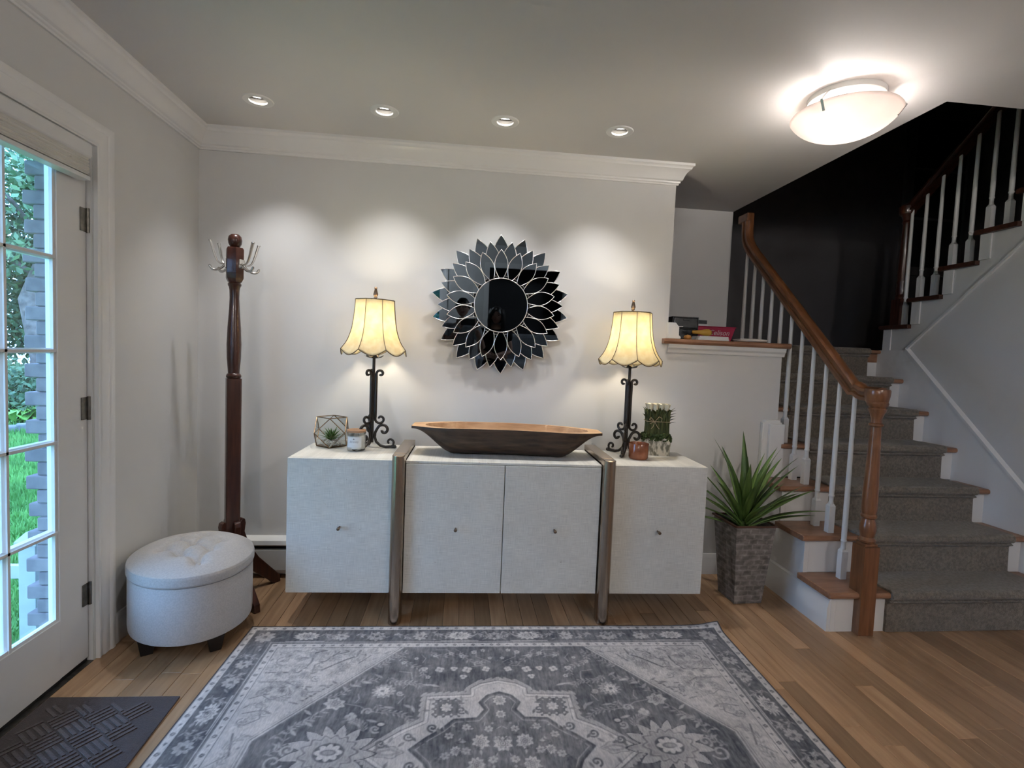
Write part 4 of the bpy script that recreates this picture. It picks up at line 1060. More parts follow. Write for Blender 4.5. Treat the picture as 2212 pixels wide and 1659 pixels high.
def local(cx, cy, rad):
    sub = (np.abs(UM-cx) < rad) & (np.abs(VM-cy) < rad); return sub, UM[sub]-cx, VM[sub]-cy
def pol(sub, d, val, op=1., w=.0022):
    m = smooth_mask(d, w)*op; K[sub] = K[sub]*(1-m)+val*m
def palmette(cx, cy, rx, ry, n=11, rot=0., light=.78, dark=.12, inner=True):
    sub, x, y = local(cx, cy, max(rx, ry)*1.3)
    if not sub.any(): return
    xr = (x*math.cos(rot)+y*math.sin(rot))/rx; yr = (-x*math.sin(rot)+y*math.cos(rot))/ry
    r = np.hypot(xr, yr); a = np.arctan2(yr, xr); s_ = min(rx, ry)
    spk = .70+.30*np.abs(((a*n/(2*PI)) % 1)*2-1)**1.0
    pol(sub, (r-spk-.05)*s_, dark); pol(sub, (r-spk)*s_, light)
    if inner:
        sp2 = .46+.08*np.cos(a*n+1.0); pol(sub, (np.abs(r-sp2)-.045)*s_, .30)
        pol(sub, (r-.34)*s_, light*.95); pol(sub, (np.abs(r-.26)-.05)*s_, .25); pol(sub, (r-.10)*s_, .25)
def rosette(cx, cy, rr_, n=6, light=.75, ph=0., core=.2):
    sub, x, y = local(cx, cy, rr_*1.4)
    if not sub.any(): return
    r = np.hypot(x, y)/rr_; a = np.arctan2(y, x)+ph; b = .66+.34*np.abs(np.cos(a*n/2))
    pol(sub, (r-b-.10)*rr_, .10, .6); pol(sub, (r-b)*rr_, light); pol(sub, (np.abs(np.cos(a*n/2))-.16)*rr_*r, .30, .5*(1.)); pol(sub, (r-.24)*rr_, core)
def leafp(cx, cy, l, w, ang, val, op=1.):
    sub, x, y = local(cx, cy, l*.75)
    if not sub.any(): return
    c, s_ = math.cos(ang), math.sin(ang); xr = (x*c+y*s_)/(l/2); yr = (-x*s_+y*c)/(w/2)
    d = (np.abs(yr)-np.clip(1-np.abs(xr)**1.6, -1, 1))*w/2
    pol(sub, d, val, op)
def curl(cx, cy, r0, a0, turns, val, w=.0028, op=1., sgn=1):
    pts = []
    for i in range(26):
        t = i/25; r = r0*(1-t*.85); a = a0+sgn*turns*2*PI*t; pts.append((cx+r*math.cos(a), cy+r*math.sin(a)))
    pline(pts, w, val, op)
# borders
paint(edge-RW, .16)
paint(np.abs(edge-.022)-.0145, .80)
fld = .184
paint(np.maximum(.148-edge, edge-.182), .80)
paint(np.abs(edge-.148)-.0025, .25); paint(np.abs(edge-.182)-.002, .28); paint(np.abs(edge-.139)-.0022, .66)
paint(np.abs(edge-.0385)-.0015, .12)
for k in range(80):                         # small motifs in the guard bands
    for off, pitch, rr2 in ((.022, .045, .0085), (.165, .042, .0085)):
        t = off+pitch*k
        for (cx, cy) in ((t, off), (off, t)):
            if cx > C0+.02 or cy > 1.55 or min(cx, cy) < off-.001: continue
            if k % 2: rosette(cx, cy, rr2, 4, .22, .3, .75)
            else:
                leafp(cx, cy, .017 if cy == off else .010, .010 if cy == off else .017, 0, .34); leafp(cx+.004, cy-.003, .008, .005, .7, .25)
bmid = .088                                  # main border
for u in (.28, .985): palmette(u, bmid, .062, .036, 13)
for u in (.44, .60, .80, 1.147): rosette(u, bmid+.004, .034 if u != .60 else .040, 8, .58)
for v in (.60, 1.05, 1.5): palmette(bmid, v, .036, .062, 13)
for v in (.30, .42, .76, .90, 1.2): rosette(bmid, v, .034, 8, .58)
rosette(.095, .095, .045, 8, .55)
for i in range(70):
    t = rs_.uniform(.06, C0); v = bmid+rs_.uniform(-.036, .036)
    leafp(t, v, rs_.uniform(.015,.035), rs_.uniform(.006,.012), rs_.uniform(0, PI), rs_.choice([.62,.5,.10,.12]), .8)
for i in range(90):
    t = rs_.uniform(.16, 1.5); u = bmid+rs_.uniform(-.036, .036)
    leafp(u, t, rs_.uniform(.015,.035), rs_.uniform(.006,.012), rs_.uniform(0, PI), rs_.choice([.62,.5,.10,.12]), .8)
for u0 in (.20, .90): pline([(u0, .132), (u0+.17, .132)], .0022, .74)
for v0 in (.50, .95): pline([(.132, v0), (.132, v0+.2)], .0022, .74)
# field: pale corner spandrels, dark hexagonal ground
inside = fld-edge                             # <0 inside field
ex, ey = .295-.74, .744-.184; nl = math.hypot(ex, ey)
dline = ((UM-.74)*ey-(VM-.184)*ex)/nl         # >0 toward the centre
dgr = np.maximum(-dline, .30-UM)
sp_m = smooth_mask(inside)
K = np.where(edge > fld, .72, K)
paint(np.maximum(dgr, inside), .20)
paint(np.maximum(np.abs(dgr-.012)-.0022, inside), .34); paint(np.maximum(np.abs(dgr+.001)-.003, inside), .30); paint(np.maximum(np.abs(dgr-.022)-.0015, inside), .5)
# spandrel drawing
for pts, w in (([(.20,.36),(.33,.36),(.345,.335),(.36,.29),(.36,.22),(.40,.205)], .0045), ([(.42,.345),(.47,.30),(.50,.275),(.54,.25),(.55,.205)], .0045),
               ([(.46,.215),(.42,.28),(.38,.31),(.385,.345),(.42,.345)], .003), ([(.20,.42),(.30,.42),(.35,.45),(.41,.455)], .003), ([(.22,.70),(.235,.75),(.25,.80)], .0035), ([(.20,.84),(.24,.80)], .002),
               ([(.20,.52),(.24,.50),(.28,.53),(.33,.50)], .002), ([(.44,.24),(.50,.215)], .003), ([(.56,.30),(.60,.245)], .0025), ([(.21,.60),(.27,.585),(.28,.63),(.24,.66)], .0025)):
    pline(pts, w, .22, .9)
for a in ((.245,.275,.055),(.30,.255,.03),(.25,.47,.04),(.285,.60,.03),(.225,.64,.03),(.47,.255,.025),(.41,.40,.03),(.40,.50,.02)):
    curl(a[0], a[1], a[2]*.7, 1.0, 1.3, .34, .0022); curl(a[0]+.012, a[1]-.01, a[2]*.4, 3.0, 1.1, .88, .002)
for i in range(150):
    u, v = rs_.uniform(.19,.72), rs_.uniform(.19,.86)
    if ((u-.74)*ey-(v-.184)*ex)/nl > -.03 and u > .28: continue
    if u > .30 and v > .60: continue
    leafp(u, v, rs_.uniform(.014,.05), rs_.uniform(.005,.012), rs_.uniform(0, PI), rs_.choice([.38,.48,.86,.28,.55]), .85)
for i in range(14):
    u, v = rs_.uniform(.20,.60), rs_.uniform(.20,.50)
    if ((u-.74)*ey-(v-.184)*ex)/nl > -.04: continue
    rosette(u, v, rs_.uniform(.012,.022), 5, .60, 0, .4)
for i in range(9): leafp(.40+.012*i, .535-.013*i, .022, .008, 2.2 if i % 2 else .2, .30)
# medallion
half = [(C0+.001,.425),(1.075,.445),(1.035,.475),(1.035,.512),(.865,.520),(.865,.655),(.815,.685),(.79,.70),(.665,.808),(.79,.91),(.79,.96),(.70,1.04),(.70,1.30),(.86,1.40),(.86,1.60),(C0+.001,1.60)]
def polyd(pts):
    d = np.full(UM.shape, 9.); ins = np.zeros(UM.shape, bool); n = len(pts)
    sub = (UM > .58) & (VM > .36); a, b = UM[sub], VM[sub]; dd = np.full(a.shape, 9.); ii = np.zeros(a.shape, bool)
    for i in range(n):
        p, q = pts[i], pts[(i+1) % n]
        dd = np.minimum(dd, seg(a, b, *p, *q) if not (p[0] > C0 and q[0] > C0) else 9.)
        c = ((p[1] > b) != (q[1] > b)); ii ^= c & (a < (q[0]-p[0])*(b-p[1])/(q[1]-p[1]+1e-12)+p[0])
    d[sub] = np.where(ii, -dd, dd); return d
dm_ = polyd(half)
scal = .016+.010*np.abs(np.sin((UM+VM*1.0)*PI/.028))
paint(dm_-scal, .58); paint(np.abs(dm_-scal)-.0016, .10, op=.7)
paint(dm_, .86); paint(np.abs(dm_)-.0018, .14); paint(np.abs(dm_+.016)-.0016, .35); paint(dm_+.0175, .74)
# inner dark shield
core = [(C0+.001,.50),(1.10,.52),(1.07,.56),(1.09,.60),(1.06,.645),(.975,.65),(.93,.70),(.885,.735),(.83,.79),(.885,.85),(.93,.95),(.93,1.3),(C0+.001,1.3)]
dc = polyd(core); paint(dc, .24); paint(np.abs(dc)-.005, .12); paint(np.abs(dc+.014)-.0016, .6)
paint(np.maximum(np.abs(UM-.945)-.048, np.abs(VM-.585)-.045)+.012*np.sin(UM*220)*np.sin(VM*220), .22)
for q in ((.945,.585,.024),): rosette(*q, 8, .80, 0, .6)
for x, y, r in ((C0,.548,.028),(C0,.625,.02),(C0,.77,.035),(1.07,.76,.032),(1.055,.86,.03),(.985,.80,.02)): palmette(x, y, r, r*1.15, 9, 0, .74, .1)
palmette(.76, .80, .052, .028, 5, 0, .66, .12); leafp(.76, .80, .09, .03, 0, .5); leafp(.76,.80,.05,.014,0,.75)
for x, y, a in ((.82,.73,.9),(.90,.69,1.6),(.73,.76,.4),(.88,.77,.2),(.84,.86,2.),(1.0,.70,.6),(.98,.55,0),(1.0,.60,1.1)): curl(x, y, .020, a, 1.2, .20, .004); leafp(x+.02, y+.012, .03, .012, a, .26)
for i in range(60):
    u, v = rs_.uniform(.90,C0), rs_.uniform(.66,1.0); leafp(u, v, rs_.uniform(.012,.03), rs_.uniform(.005,.011), rs_.uniform(0, PI), rs_.choice([.60,.70,.10,.12]), .85)
# big palmettes and sprays on the dark ground
def flame(cx, cy, R0, n=10):
    sub, x, y = local(cx, cy, R0*1.5); r = np.hypot(x*.82, y)/R0; a = np.arctan2(y, x); t = (a*n/(2*PI)+.35*r) % 1
    spk = .70+.38*np.clip(1-np.abs(t*2-1)*1.15, 0, 1)**.8
    pol(sub, (r-spk-.05)*R0, .08); pol(sub, (r-spk)*R0, .66); pol(sub, (np.abs(r-.60-.06*np.cos(a*n))-.03)*R0, .25, .8); pol(sub, (r-.52-.05*np.cos(a*n))*R0, .56)
    pol(sub, (r-.36)*R0, .16); sp2 = .22+.10*np.abs(np.cos(a*4)); pol(sub, (r-sp2)*R0, .86); pol(sub, (np.hypot(x*.7, y*1.4)/R0-.16)*R0, .35); pol(sub, (np.hypot(x*.7, y*1.4)/R0-.10)*R0, .55)
flame(.565, .795, .118, 13)
palmette(.695, .485, .050, .045, 13, 0, .55, .14); rosette(.690, .485, .03, 10, .86, 0, .2)
palmette(.525, .555, .045, .035, 7, .4, .70, .12); rosette(.60,.625,.022,4,.68)
for u, v, r in ((.84,.345,.016),(.905,.35,.020),(.965,.345,.016),(1.02,.352,.022),(1.10,.350,.018),(1.005,.40,.016)): rosette(u, v, r, 4 if r > .017 else 3, .78, .4, .4)
for u, v, r in ((.80,.27,.010),(.88,.25,.012),(.95,.235,.013),(1.00,.255,.015),(1.05,.225,.014),(1.12,.27,.010),(1.09,.21,.012),(.75,.30,.012),(.79,.33,.008),(.86,.40,.012)): rosette(u, v, r, 5, .72, .2, .2)
for pts in ([(.88,.205),(.93,.205),(.945,.225),(.92,.24)],[(.97,.205),(.99,.22),(.985,.245)],[(1.06,.21),(1.06,.26),(1.10,.285),(1.12,.30)],[(.82,.24),(.84,.27),(.83,.30)],[(.56,.555),(.62,.57),(.66,.60),(.72,.61)],[(.74,.36),(.79,.37),(.80,.42),(.77,.47)],[(.60,.50),(.61,.53),(.60,.55)],[(.78,.52),(.76,.56)],[(1.04,.33),(1.08,.325),(1.11,.335)]): pline(pts, .0016, .66, .8)
for x, y, a in ((.62,.43,.3),(.66,.39,.6),(.58,.45,.2),(.545,.47,.9),(.73,.58,.2),(.82,.59,1.2),(.80,.575,.5),(.86,.45,.1),(.89,.455,.3),(.44,.60,.7),(.46,.66,.6),(.42,.70,.8),(.39,.76,.5),(.68,.65,.3)): leafp(x, y, .045, .013, a, rs_.choice([.62,.72,.56]), .9)
for i in range(7): leafp(.36+.022*i, .72-.022*i, .03, .009, 2.2, .5); leafp(.372+.022*i, .722-.02*i, .03, .009, .1, .5)
for x, y, r, a in ((.40,.83,.035,.5),(.43,.78,.025,2.),(.70,.69,.02,1.),(.76,.50,.014,.5),(.655,.60,.02,2.8)): curl(x, y, r, a, 1.2, .58, .004)
sub, x, y = local(.715,.668,.04); pol(sub, (np.hypot(x, y*1.4)-.02), .08); pol(sub, np.hypot(x, y*1.4)-.012, .75)
for i in range(110):
    u, v = rs_.uniform(.32,C0), rs_.uniform(.20,.95); leafp(u, v, rs_.uniform(.008,.02), rs_.uniform(.004,.008), rs_.uniform(0, PI), rs_.choice([.10,.45,.5]), .4)
# winding vines with paired leaves
def vine(p0, p1, amp, waves, val, leafval, n=9, w=.0017, op=.85):
    ax, ay = p0; bx_, by_ = p1; L_ = math.hypot(bx_-ax, by_-ay); tx, ty = (bx_-ax)/L_, (by_-ay)/L_; pts = []
    for i in range(41):
        t = i/40; o_ = amp*math.sin(waves*2*PI*t); pts.append((ax+tx*L_*t-ty*o_, ay+ty*L_*t+tx*o_))
    pline(pts, w, val, op)
    for i in range(n):
        k = int((i+.5)/n*40); x, y = pts[k]; a = math.atan2(pts[k+1][1]-pts[k-1][1], pts[k+1][0]-pts[k-1][0])
        for s_ in (-1, 1): leafp(x+.011*math.cos(a+s_*1.1), y+.011*math.sin(a+s_*1.1), .022, .0075, a+s_*.75, leafval, op)
for a in (((.36,.80),(.46,.62),.018,1.2),((.34,.92),(.50,.93),.015,1.),((.48,.52),(.66,.40),.016,1.2),((.74,.24),(.84,.40),.02,1.),((.68,.56),(.82,.66),.014,1.),((.62,.33),(.76,.22),.012,1.),((.86,.22),(1.10,.30),.02,1.5),((.70,.40),(.84,.47),.014,1.),((.66,.70),(.60,.62),.01,.8)):
    vine(*a, .52, .56)
for a in (((.205,.215),(.40,.225),.010,1.5),((.21,.30),(.33,.33),.014,1.),((.42,.215),(.36,.40),.016,1.2),((.22,.40),(.40,.47),.016,1.4),((.215,.55),(.34,.52),.014,1.2),((.21,.66),(.29,.58),.010,1.),((.22,.86),(.25,.70),.012,1.2),((.50,.23),(.62,.22),.010,1.),((.45,.38),(.58,.26),.014,1.1)):
    vine(*a, .40, .46, 8)
for i in range(9):
    palmette(.255+.05*(i % 3), .245+.105*(i//3)+.02*(i % 2), .020, .017, 9, .5*i, .56, .36)
for u in (.36,.52,.69,.88,1.07): vine((u, .058), (u+.05, .115), .012, 1., .55, .60, 4)
for v in (.22,.36,.50,.68,.83,.98): vine((.058, v), (.115, v+.05), .012, 1., .55, .60, 4)
for x, y in ((.96,.73),(1.02,.69),(1.10,.70),(.95,.82),(1.11,.84),(1.02,.80)): rosette(x, y, .017, 6, .66, .3, .3)
for x, y in ((.72,.775),(.80,.765),(.76,.745),(.76,.855),(.87,.60),(.885,.54),(1.0,.535)): leafp(x, y, .034, .012, 1.2*x*9, .34, .9)
# age and weave
fade = vnoise(.10,.10,1)*.5+vnoise(.03,.03,2)*.3+vnoise(.012,.012,3)*.2
K = np.clip(K + (fade-.5)*.40 + (vnoise(.008,.05,5)-.5)*.16*(K < .5) + (vnoise(.004,.02,6)-.5)*.10, 0, 1)
dk = np.array([.060,.064,.078]); lt = np.array([.70,.655,.63])
tt = (K**1.15)[..., None]; colr = dk*(1-tt)+lt*tt
bind = (edge < .0055)[..., None]; colr = np.where(bind, np.array([.045,.035,.042]), colr)
ny, nx = U.shape
curlz = .016*np.exp(-(((RW-U)/.07)**2+(Vv/.05)**2)) + .006*np.exp(-((RW-U)/.20)**2)*np.exp(-(Vv/.03)**2)
top = np.stack([U, -Vv, .0075+curlz], -1).reshape(-1, 3)
idx = np.arange(ny*nx).reshape(ny, nx)
fq = np.stack([idx[1:,:-1], idx[1:,1:], idx[:-1,1:], idx[:-1,:-1]], -1).reshape(-1, 4)
loop = np.concatenate([idx[0,:], idx[1:,-1], idx[-1,-2::-1], idx[-2:0:-1,0]])
low = top[loop].copy(); low[:,2] -= .0070
V_all = np.concatenate([top, low]); nb = len(loop); L0 = ny*nx
sk = np.array([[loop[i], loop[(i+1) % nb], L0+(i+1) % nb, L0+i] for i in range(nb)])
fa = np.concatenate([fq, sk])
me = bpy.data.meshes.new('area_rug'); me.vertices.add(len(V_all)); me.vertices.foreach_set('co', V_all.ravel().astype(np.float32))
me.loops.add(fa.size); me.loops.foreach_set('vertex_index', fa.ravel().astype(np.int32)); me.polygons.add(len(fa))
me.polygons.foreach_set('loop_start', np.arange(0, fa.size, 4, dtype=np.int32)); me.update(calc_edges=True); me.validate()
ca_ = me.color_attributes.new('print', 'FLOAT_COLOR', 'POINT'); cc = np.ones((len(V_all), 4), np.float32)
cc[:L0,:3] = colr.reshape(-1, 3); cc[L0:,:3] = (.045,.035,.042); ca_.data.foreach_set('color', cc.ravel())
M['rug'] = pm('woven_rug', (1,1,1), (.80,.80,.82), sc=160, rough=.9, bump=.3, bsc=500, sheen=.15, spec=.2, stretch=(1,.35,1))
nt = M['rug'].node_tree; at = nt.nodes.new('ShaderNodeAttribute'); at.attribute_name = 'print'
mx = nt.nodes.new('ShaderNodeVectorMath'); mx.operation = 'MULTIPLY'; bs = nt.nodes['Principled BSDF']; src = bs.inputs['Base Color'].links[0].from_socket
nt.links.new(src, mx.inputs[0]); nt.links.new(at.outputs['Color'], mx.inputs[1]); nt.links.new(mx.outputs[0], bs.inputs['Base Color'])
rug = put('area_rug', me, M['rug']); rug.location = (.543, -.602, .0004); rug.rotation_euler = (0, 0, -.0187)
tag(rug, 'large faded blue-grey and ivory medallion rug on the oak floor', 'rug')
# ================================================================== POTTED PLANT
M['tin'] = pm('weathered_tin', (.33,.315,.305), (.13,.122,.12), sc=26, rough=.6, metal=.3, stretch=(.8,.8,1.4), detail=8, lo=.30, hi=.70, bump=.5, bsc=40)
nt = M['tin'].node_tree; N = nt.nodes; b_ = N['Principled BSDF']; src = b_.inputs['Base Color'].links[0].from_socket
tc_ = N['Texture Coordinate']; sx = N.new('ShaderNodeSeparateXYZ'); nt.links.new(tc_.outputs['Object'], sx.inputs[0])
ad_ = N.new('ShaderNodeMath'); ad_.operation = 'ADD'; nt.links.new(sx.outputs[0], ad_.inputs[0]); nt.links.new(sx.outputs[1], ad_.inputs[1])
cb_ = N.new('ShaderNodeCombineXYZ'); nt.links.new(ad_.outputs[0], cb_.inputs[0]); nt.links.new(sx.outputs[2], cb_.inputs[1])
br_ = N.new('ShaderNodeTexBrick'); br_.inputs['Scale'].default_value = 1.0; br_.inputs['Brick Width'].default_value = .055; br_.inputs['Row Height'].default_value = .030
br_.inputs['Mortar Size'].default_value = .008; br_.inputs['Mortar Smooth'].default_value = 1.0
br_.inputs['Color1'].default_value = (.74,.73,.72,1); br_.inputs['Color2'].default_value = (.95,.93,.91,1); br_.inputs['Mortar'].default_value = (1.22,1.20,1.18,1)
dn_ = N.new('ShaderNodeTexNoise'); dn_.inputs['Scale'].default_value = 22; nt.links.new(tc_.outputs['Object'], dn_.inputs['Vector'])
ds_ = N.new('ShaderNodeVectorMath'); ds_.operation = 'SCALE'; ds_.inputs['Scale'].default_value = .022; nt.links.new(dn_.outputs['Color'], ds_.inputs[0])
dv_ = N.new('ShaderNodeVectorMath'); dv_.operation = 'ADD'; nt.links.new(cb_.outputs[0], dv_.inputs[0]); nt.links.new(ds_.outputs[0], dv_.inputs[1]); nt.links.new(dv_.outputs[0], br_.inputs['Vector'])
mm_ = N.new('ShaderNodeVectorMath'); mm_.operation = 'MULTIPLY'; nt.links.new(src, mm_.inputs[0]); nt.links.new(br_.outputs['Color'], mm_.inputs[1]); nt.links.new(mm_.outputs[0], b_.inputs['Base Color'])
M['rust'] = pm('rust_rim', (.13,.065,.045), rough=.6, metal=.4)
M['soil'] = pm('black_soil', (.012,.014,.010), (.02,.03,.012), sc=60, rough=1, bump=.8)
M['yucca'] = pm('yucca_leaf', (.15,.25,.06), (.065,.13,.03), sc=14, rough=.42, stretch=(1,1,.3), rnd=.25)
pt = thing('potted_plant', 'spiky green plant in a tall weathered tin planter at the foot of the stairs', 'plant', (3.135, -.325, 0), .045)
MB().add(tap(.118,.118,0.002,.452,.70), [(3,2,1,0),(0,1,5,4),(1,2,6,5),(2,3,7,6),(3,0,4,7)]).add(tap(.113,.113,.05,.452,.73), [(3,2,1,0),(0,1,5,4),(1,2,6,5),(2,3,7,6),(3,0,4,7)]).build('planter', M['tin'], pt)
rm = MB()
cs_ = [(-.122,-.122),(.122,-.122),(.122,.122),(-.122,.122)]
for i in range(4):
    a, b = cs_[i], cs_[(i+1) % 4]; rm.bar((a[0],a[1],.454),(b[0],b[1],.454),.013,.008)
rm.build('rim', M['rust'], pt)
MB().box(-.108,.108,-.108,.108,.40,.418).build('soil', M['soil'], pt)
ry_ = random.Random(12)
spec = [(-.95,2.6,.40),(-.60,2.75,.44),(1.30,2.9,.36),(1.05,3.1,.40),(.10,1.2,.50),(.15,2.6,.48),(.22,3.4,.46),(.20,.2,.47),(.33,-.4,.47),(.45,.3,.46),(.50,-.2,.44),(.72,-.5,.37),(.95,.15,.44),(1.0,-.05,.47),(1.12,-.25,.45),(1.16,-.35,.38),
        (.30,4.2,.42),(.25,4.9,.40),(.55,5.0,.36),(.45,4.4,.40),(.75,4.6,.30),(.40,1.6,.46),(.62,1.9,.38),(.55,1.0,.45),(.7,1.1,.38),(.15,5.6,.46),(.35,5.9,.45),(.05,0,.40),(.62,3.6,.40),(.88,3.4,.36),(.8,1.6,.32),(.85,2.3,.36)]
spec[0] = (.95,2.55,.42); spec[1] = (.62,2.8,.47)
for tl, az, l in spec:
    V, Fc = blade(l*(.97+.08*ry_.random()), .0245, .30+.25*ry_.random(), .004, 12, .55)
    o = MB().add(V, Fc).build('leaf', M['yucca'], pt, smooth=True); o.rotation_euler = (0, tl*.92, az); o.location = (.014*math.cos(az), .014*math.sin(az), .415+.05*(1-tl))
V, Fc = blade(.16, .024, .3, .004, 8, .7); o = MB().add(V, Fc).build('leaf', M['yucca'], pt, smooth=True); o.rotation_euler = (0,.7,-1.3); o.location = (.0,-.03,.43)
MB().lathe([(.035,.40),(.03,.44),(.02,.49),(0,.5)], 12).build('crown', M['yucca'], pt, smooth=True)

# ================================================================== THINGS ON THE LEDGE
ZL = 1.4855
M['smokeplastic'] = pm('smoky_plastic', (.055,.058,.062), (.03,.032,.036), sc=25, rough=.2)
du = thing('drawer_unit', 'small black desktop unit with two smoky drawers on the ledge', 'drawers', (2.915, .12, ZL), .02)
du_w = .088
MB().box(-du_w,-du_w+.008,0,.20,0,.150).box(du_w-.008,du_w,0,.20,0,.150).box(-du_w+.008,du_w-.008,0,.20,.142,.150).box(-du_w+.008,du_w-.008,0,.20,.070,.077).box(-du_w+.008,du_w-.008,0,.20,0,.006).box(-du_w+.008,du_w-.008,.195,.20,.006,.142).build('shell', M['black'], du, bevel=.002)
for z0, z1 in ((.0075,.069),(.0785,.141)):
    d = MB().box(-du_w+.0095,du_w-.0095,-.004,.19,z0,z1).build('drawer', M['smokeplastic'], du, bevel=.004)
    MB().box(-.02,.02,-.012,-.0045,z1-.016,z1-.008).build('handle', M['smokeplastic'], d, bevel=.002)
MB().box(-.045,-.018,-.0055,-.0042,.083,.089).build('sticker', M['white'], du)
M['redbin'] = pm('magenta_plastic', (.36,.012,.055), (.30,.010,.045), sc=8, rough=.4)
rbn = thing('storage_bin', 'red plastic storage bin with white script on the ledge', 'bin', (3.165, .26, ZL), .03)
MB().add([(-.13,-.06,0),(.10,-.06,0),(.10,.08,0),(-.13,.08,0),(-.15,-.075,.098),(.125,-.075,.098),(.125,.095,.098),(-.15,.095,.098)], [(3,2,1,0),(0,1,5,4),(1,2,6,5),(2,3,7,6),(3,0,4,7)]).add([(-.122,-.052,.004),(.092,-.052,.004),(.092,.072,.004),(-.122,.072,.004),(-.146,-.071,.098),(.121,-.071,.098),(.121,.091,.098),(-.146,.091,.098)], [(0,1,2,3),(0,1,5,4),(1,2,6,5),(2,3,7,6),(3,0,4,7)]).build('tub', M['redbin'], rbn)
MB().tube([(-.151,-.076,.098),(.126,-.076,.098),(.126,.096,.098),(-.151,.096,.098)], .004, 6, closed=True).build('rim', M['redbin'], rbn)
M['bintext'] = pm('pale_lettering', (.60,.50,.52), rough=.6)
o = put('lettering', text_mesh('Celison', .048, shear=.25), M['bintext'], rbn); o.rotation_euler = (PI/2+.155, 0, 0); o.location = (.012, -.0708, .060)
o = put('lettering', text_mesh('~~~', .018), M['bintext'], rbn); o.rotation_euler = (PI/2+.155, 0, 0); o.location = (.03, -.0665, .034)
bkl = thing('book_stack', 'stack of pale pamphlets lying at the front of the ledge', 'books', (3.055, .045, ZL), .02)
for i in range(3): MB().box(-.10+.004*i,.105-.003*i,-.03,.09,.009*i+.0005,.009*i+.0088).build('pamphlet', M['paper'], bkl)
bk2 = thing('book_stack', 'stack of grey books behind the red bin', 'books', (3.10, .52, ZL), .05)
for i in range(6): MB().box(-.16+.006*(i % 2),.13-.008*(i % 3),-.08,.10,.027*i+.0005,.027*i+.026).build('book', [M['hinge'], M['paper'], M['smokeplastic']][i % 3], bk2)
M['gourd'] = pm('yellow_gourd', (.48,.29,.04), (.38,.20,.02), sc=12, rough=.5)
tag(MB().lathe([(0,-.06),(.010,-.058),(.012,-.03),(.016,0),(.022,.03),(.022,.05),(.012,.066),(0,.069)], 16, (0,0,0), axis='x').build('gourd', M['gourd'], smooth=True), 'yellow gourd lying on the pamphlets', 'gourd').location = (2.985, .04, ZL+.0275+.022)
M['orange'] = pm('orange_gourd', (.50,.22,.05), rough=.5)
tag(MB().lathe([(0,-.012),(.018,-.010),(.026,0),(.018,.014),(.004,.017),(0,.02)], 16).build('gourd', M['orange'], smooth=True), 'small round orange gourd near the white plinth', 'gourd').location = (2.895, .035, ZL+.0125)
tag(MB().lathe([(0,0),(.075,.0),(.10,.006),(.105,.016),(.10,.020),(.07,.024),(0,.026)], 40).build('dish', M['wax'], auto=.7), 'shallow off-white dish at the end of the ledge', 'dish').location = (3.345, .10, ZL+.0005)

# ================================================================== LIGHT FITTINGS
M['spot'] = emit_mat('halogen_face', (1.0,.95,.86), 10.)
M['can'] = pm('can_interior', (.16,.15,.14), rough=.5, metal=.3)
lbl = ['recessed ceiling spot nearest the garden door wall', 'second recessed ceiling spot from the garden door wall', 'third recessed ceiling spot from the garden door wall', 'recessed ceiling spot nearest the dome light']
for i, (x, y) in enumerate(DL):
    dl = thing('recessed_light', lbl[i], 'light', (x, y, HC), 0, 'row of recessed ceiling spots')
    MB().lathe([(HR-.004,.004),(HR-.004,-.004),(HR+.004,-.007),(.068,-.005),(.071,-.0005)], 40, cap=False).build('trim_ring', M['white'], dl, auto=.7)
    MB().lathe([(HR-.0005,.0),(HR-.0005,.075),(0,.078)], 32, cap=False).build('can', M['can'], dl, smooth=True)
    g = MB().lathe([(.0,-.006),(.026,-.006),(.028,.0),(.025,.010),(0,.012)], 28).build('lamp_face', M['spot'], dl, auto=.7); g.location = (0, .004, .022); g.rotation_euler = (.30, 0, 0)
    gr = MB().lathe([(.0275,-.007),(.034,-.006),(.036,.004),(.032,.012)], 28, cap=False).build('gimbal_ring', M['chrome'], dl, smooth=True); gr.location = (0, .004, .022); gr.rotation_euler = (.30, 0, 0)
    ld = bpy.data.lights.new('spot_beam', 'SPOT'); ld.energy = P_SPOT; ld.color = (.985,.985,1.0); ld.spot_size = 1.45; ld.spot_blend = 1.0; ld.shadow_soft_size = .022
    lo = bpy.data.objects.new('spot_beam', ld); COL.objects.link(lo); lo.parent = dl; lo.location = (0, .004, .008); lo.rotation_euler = (.14, 0, 0)
M['dome'] = translucent_mat('alabaster_glass', (.78,.72,.69), (.72,.66,.63), sc=6, tr=.66, rough=.3)
M['dbulb'] = emit_mat('dome_bulb', (1.0,.915,.86), P_DOME)
dmz = 2.442
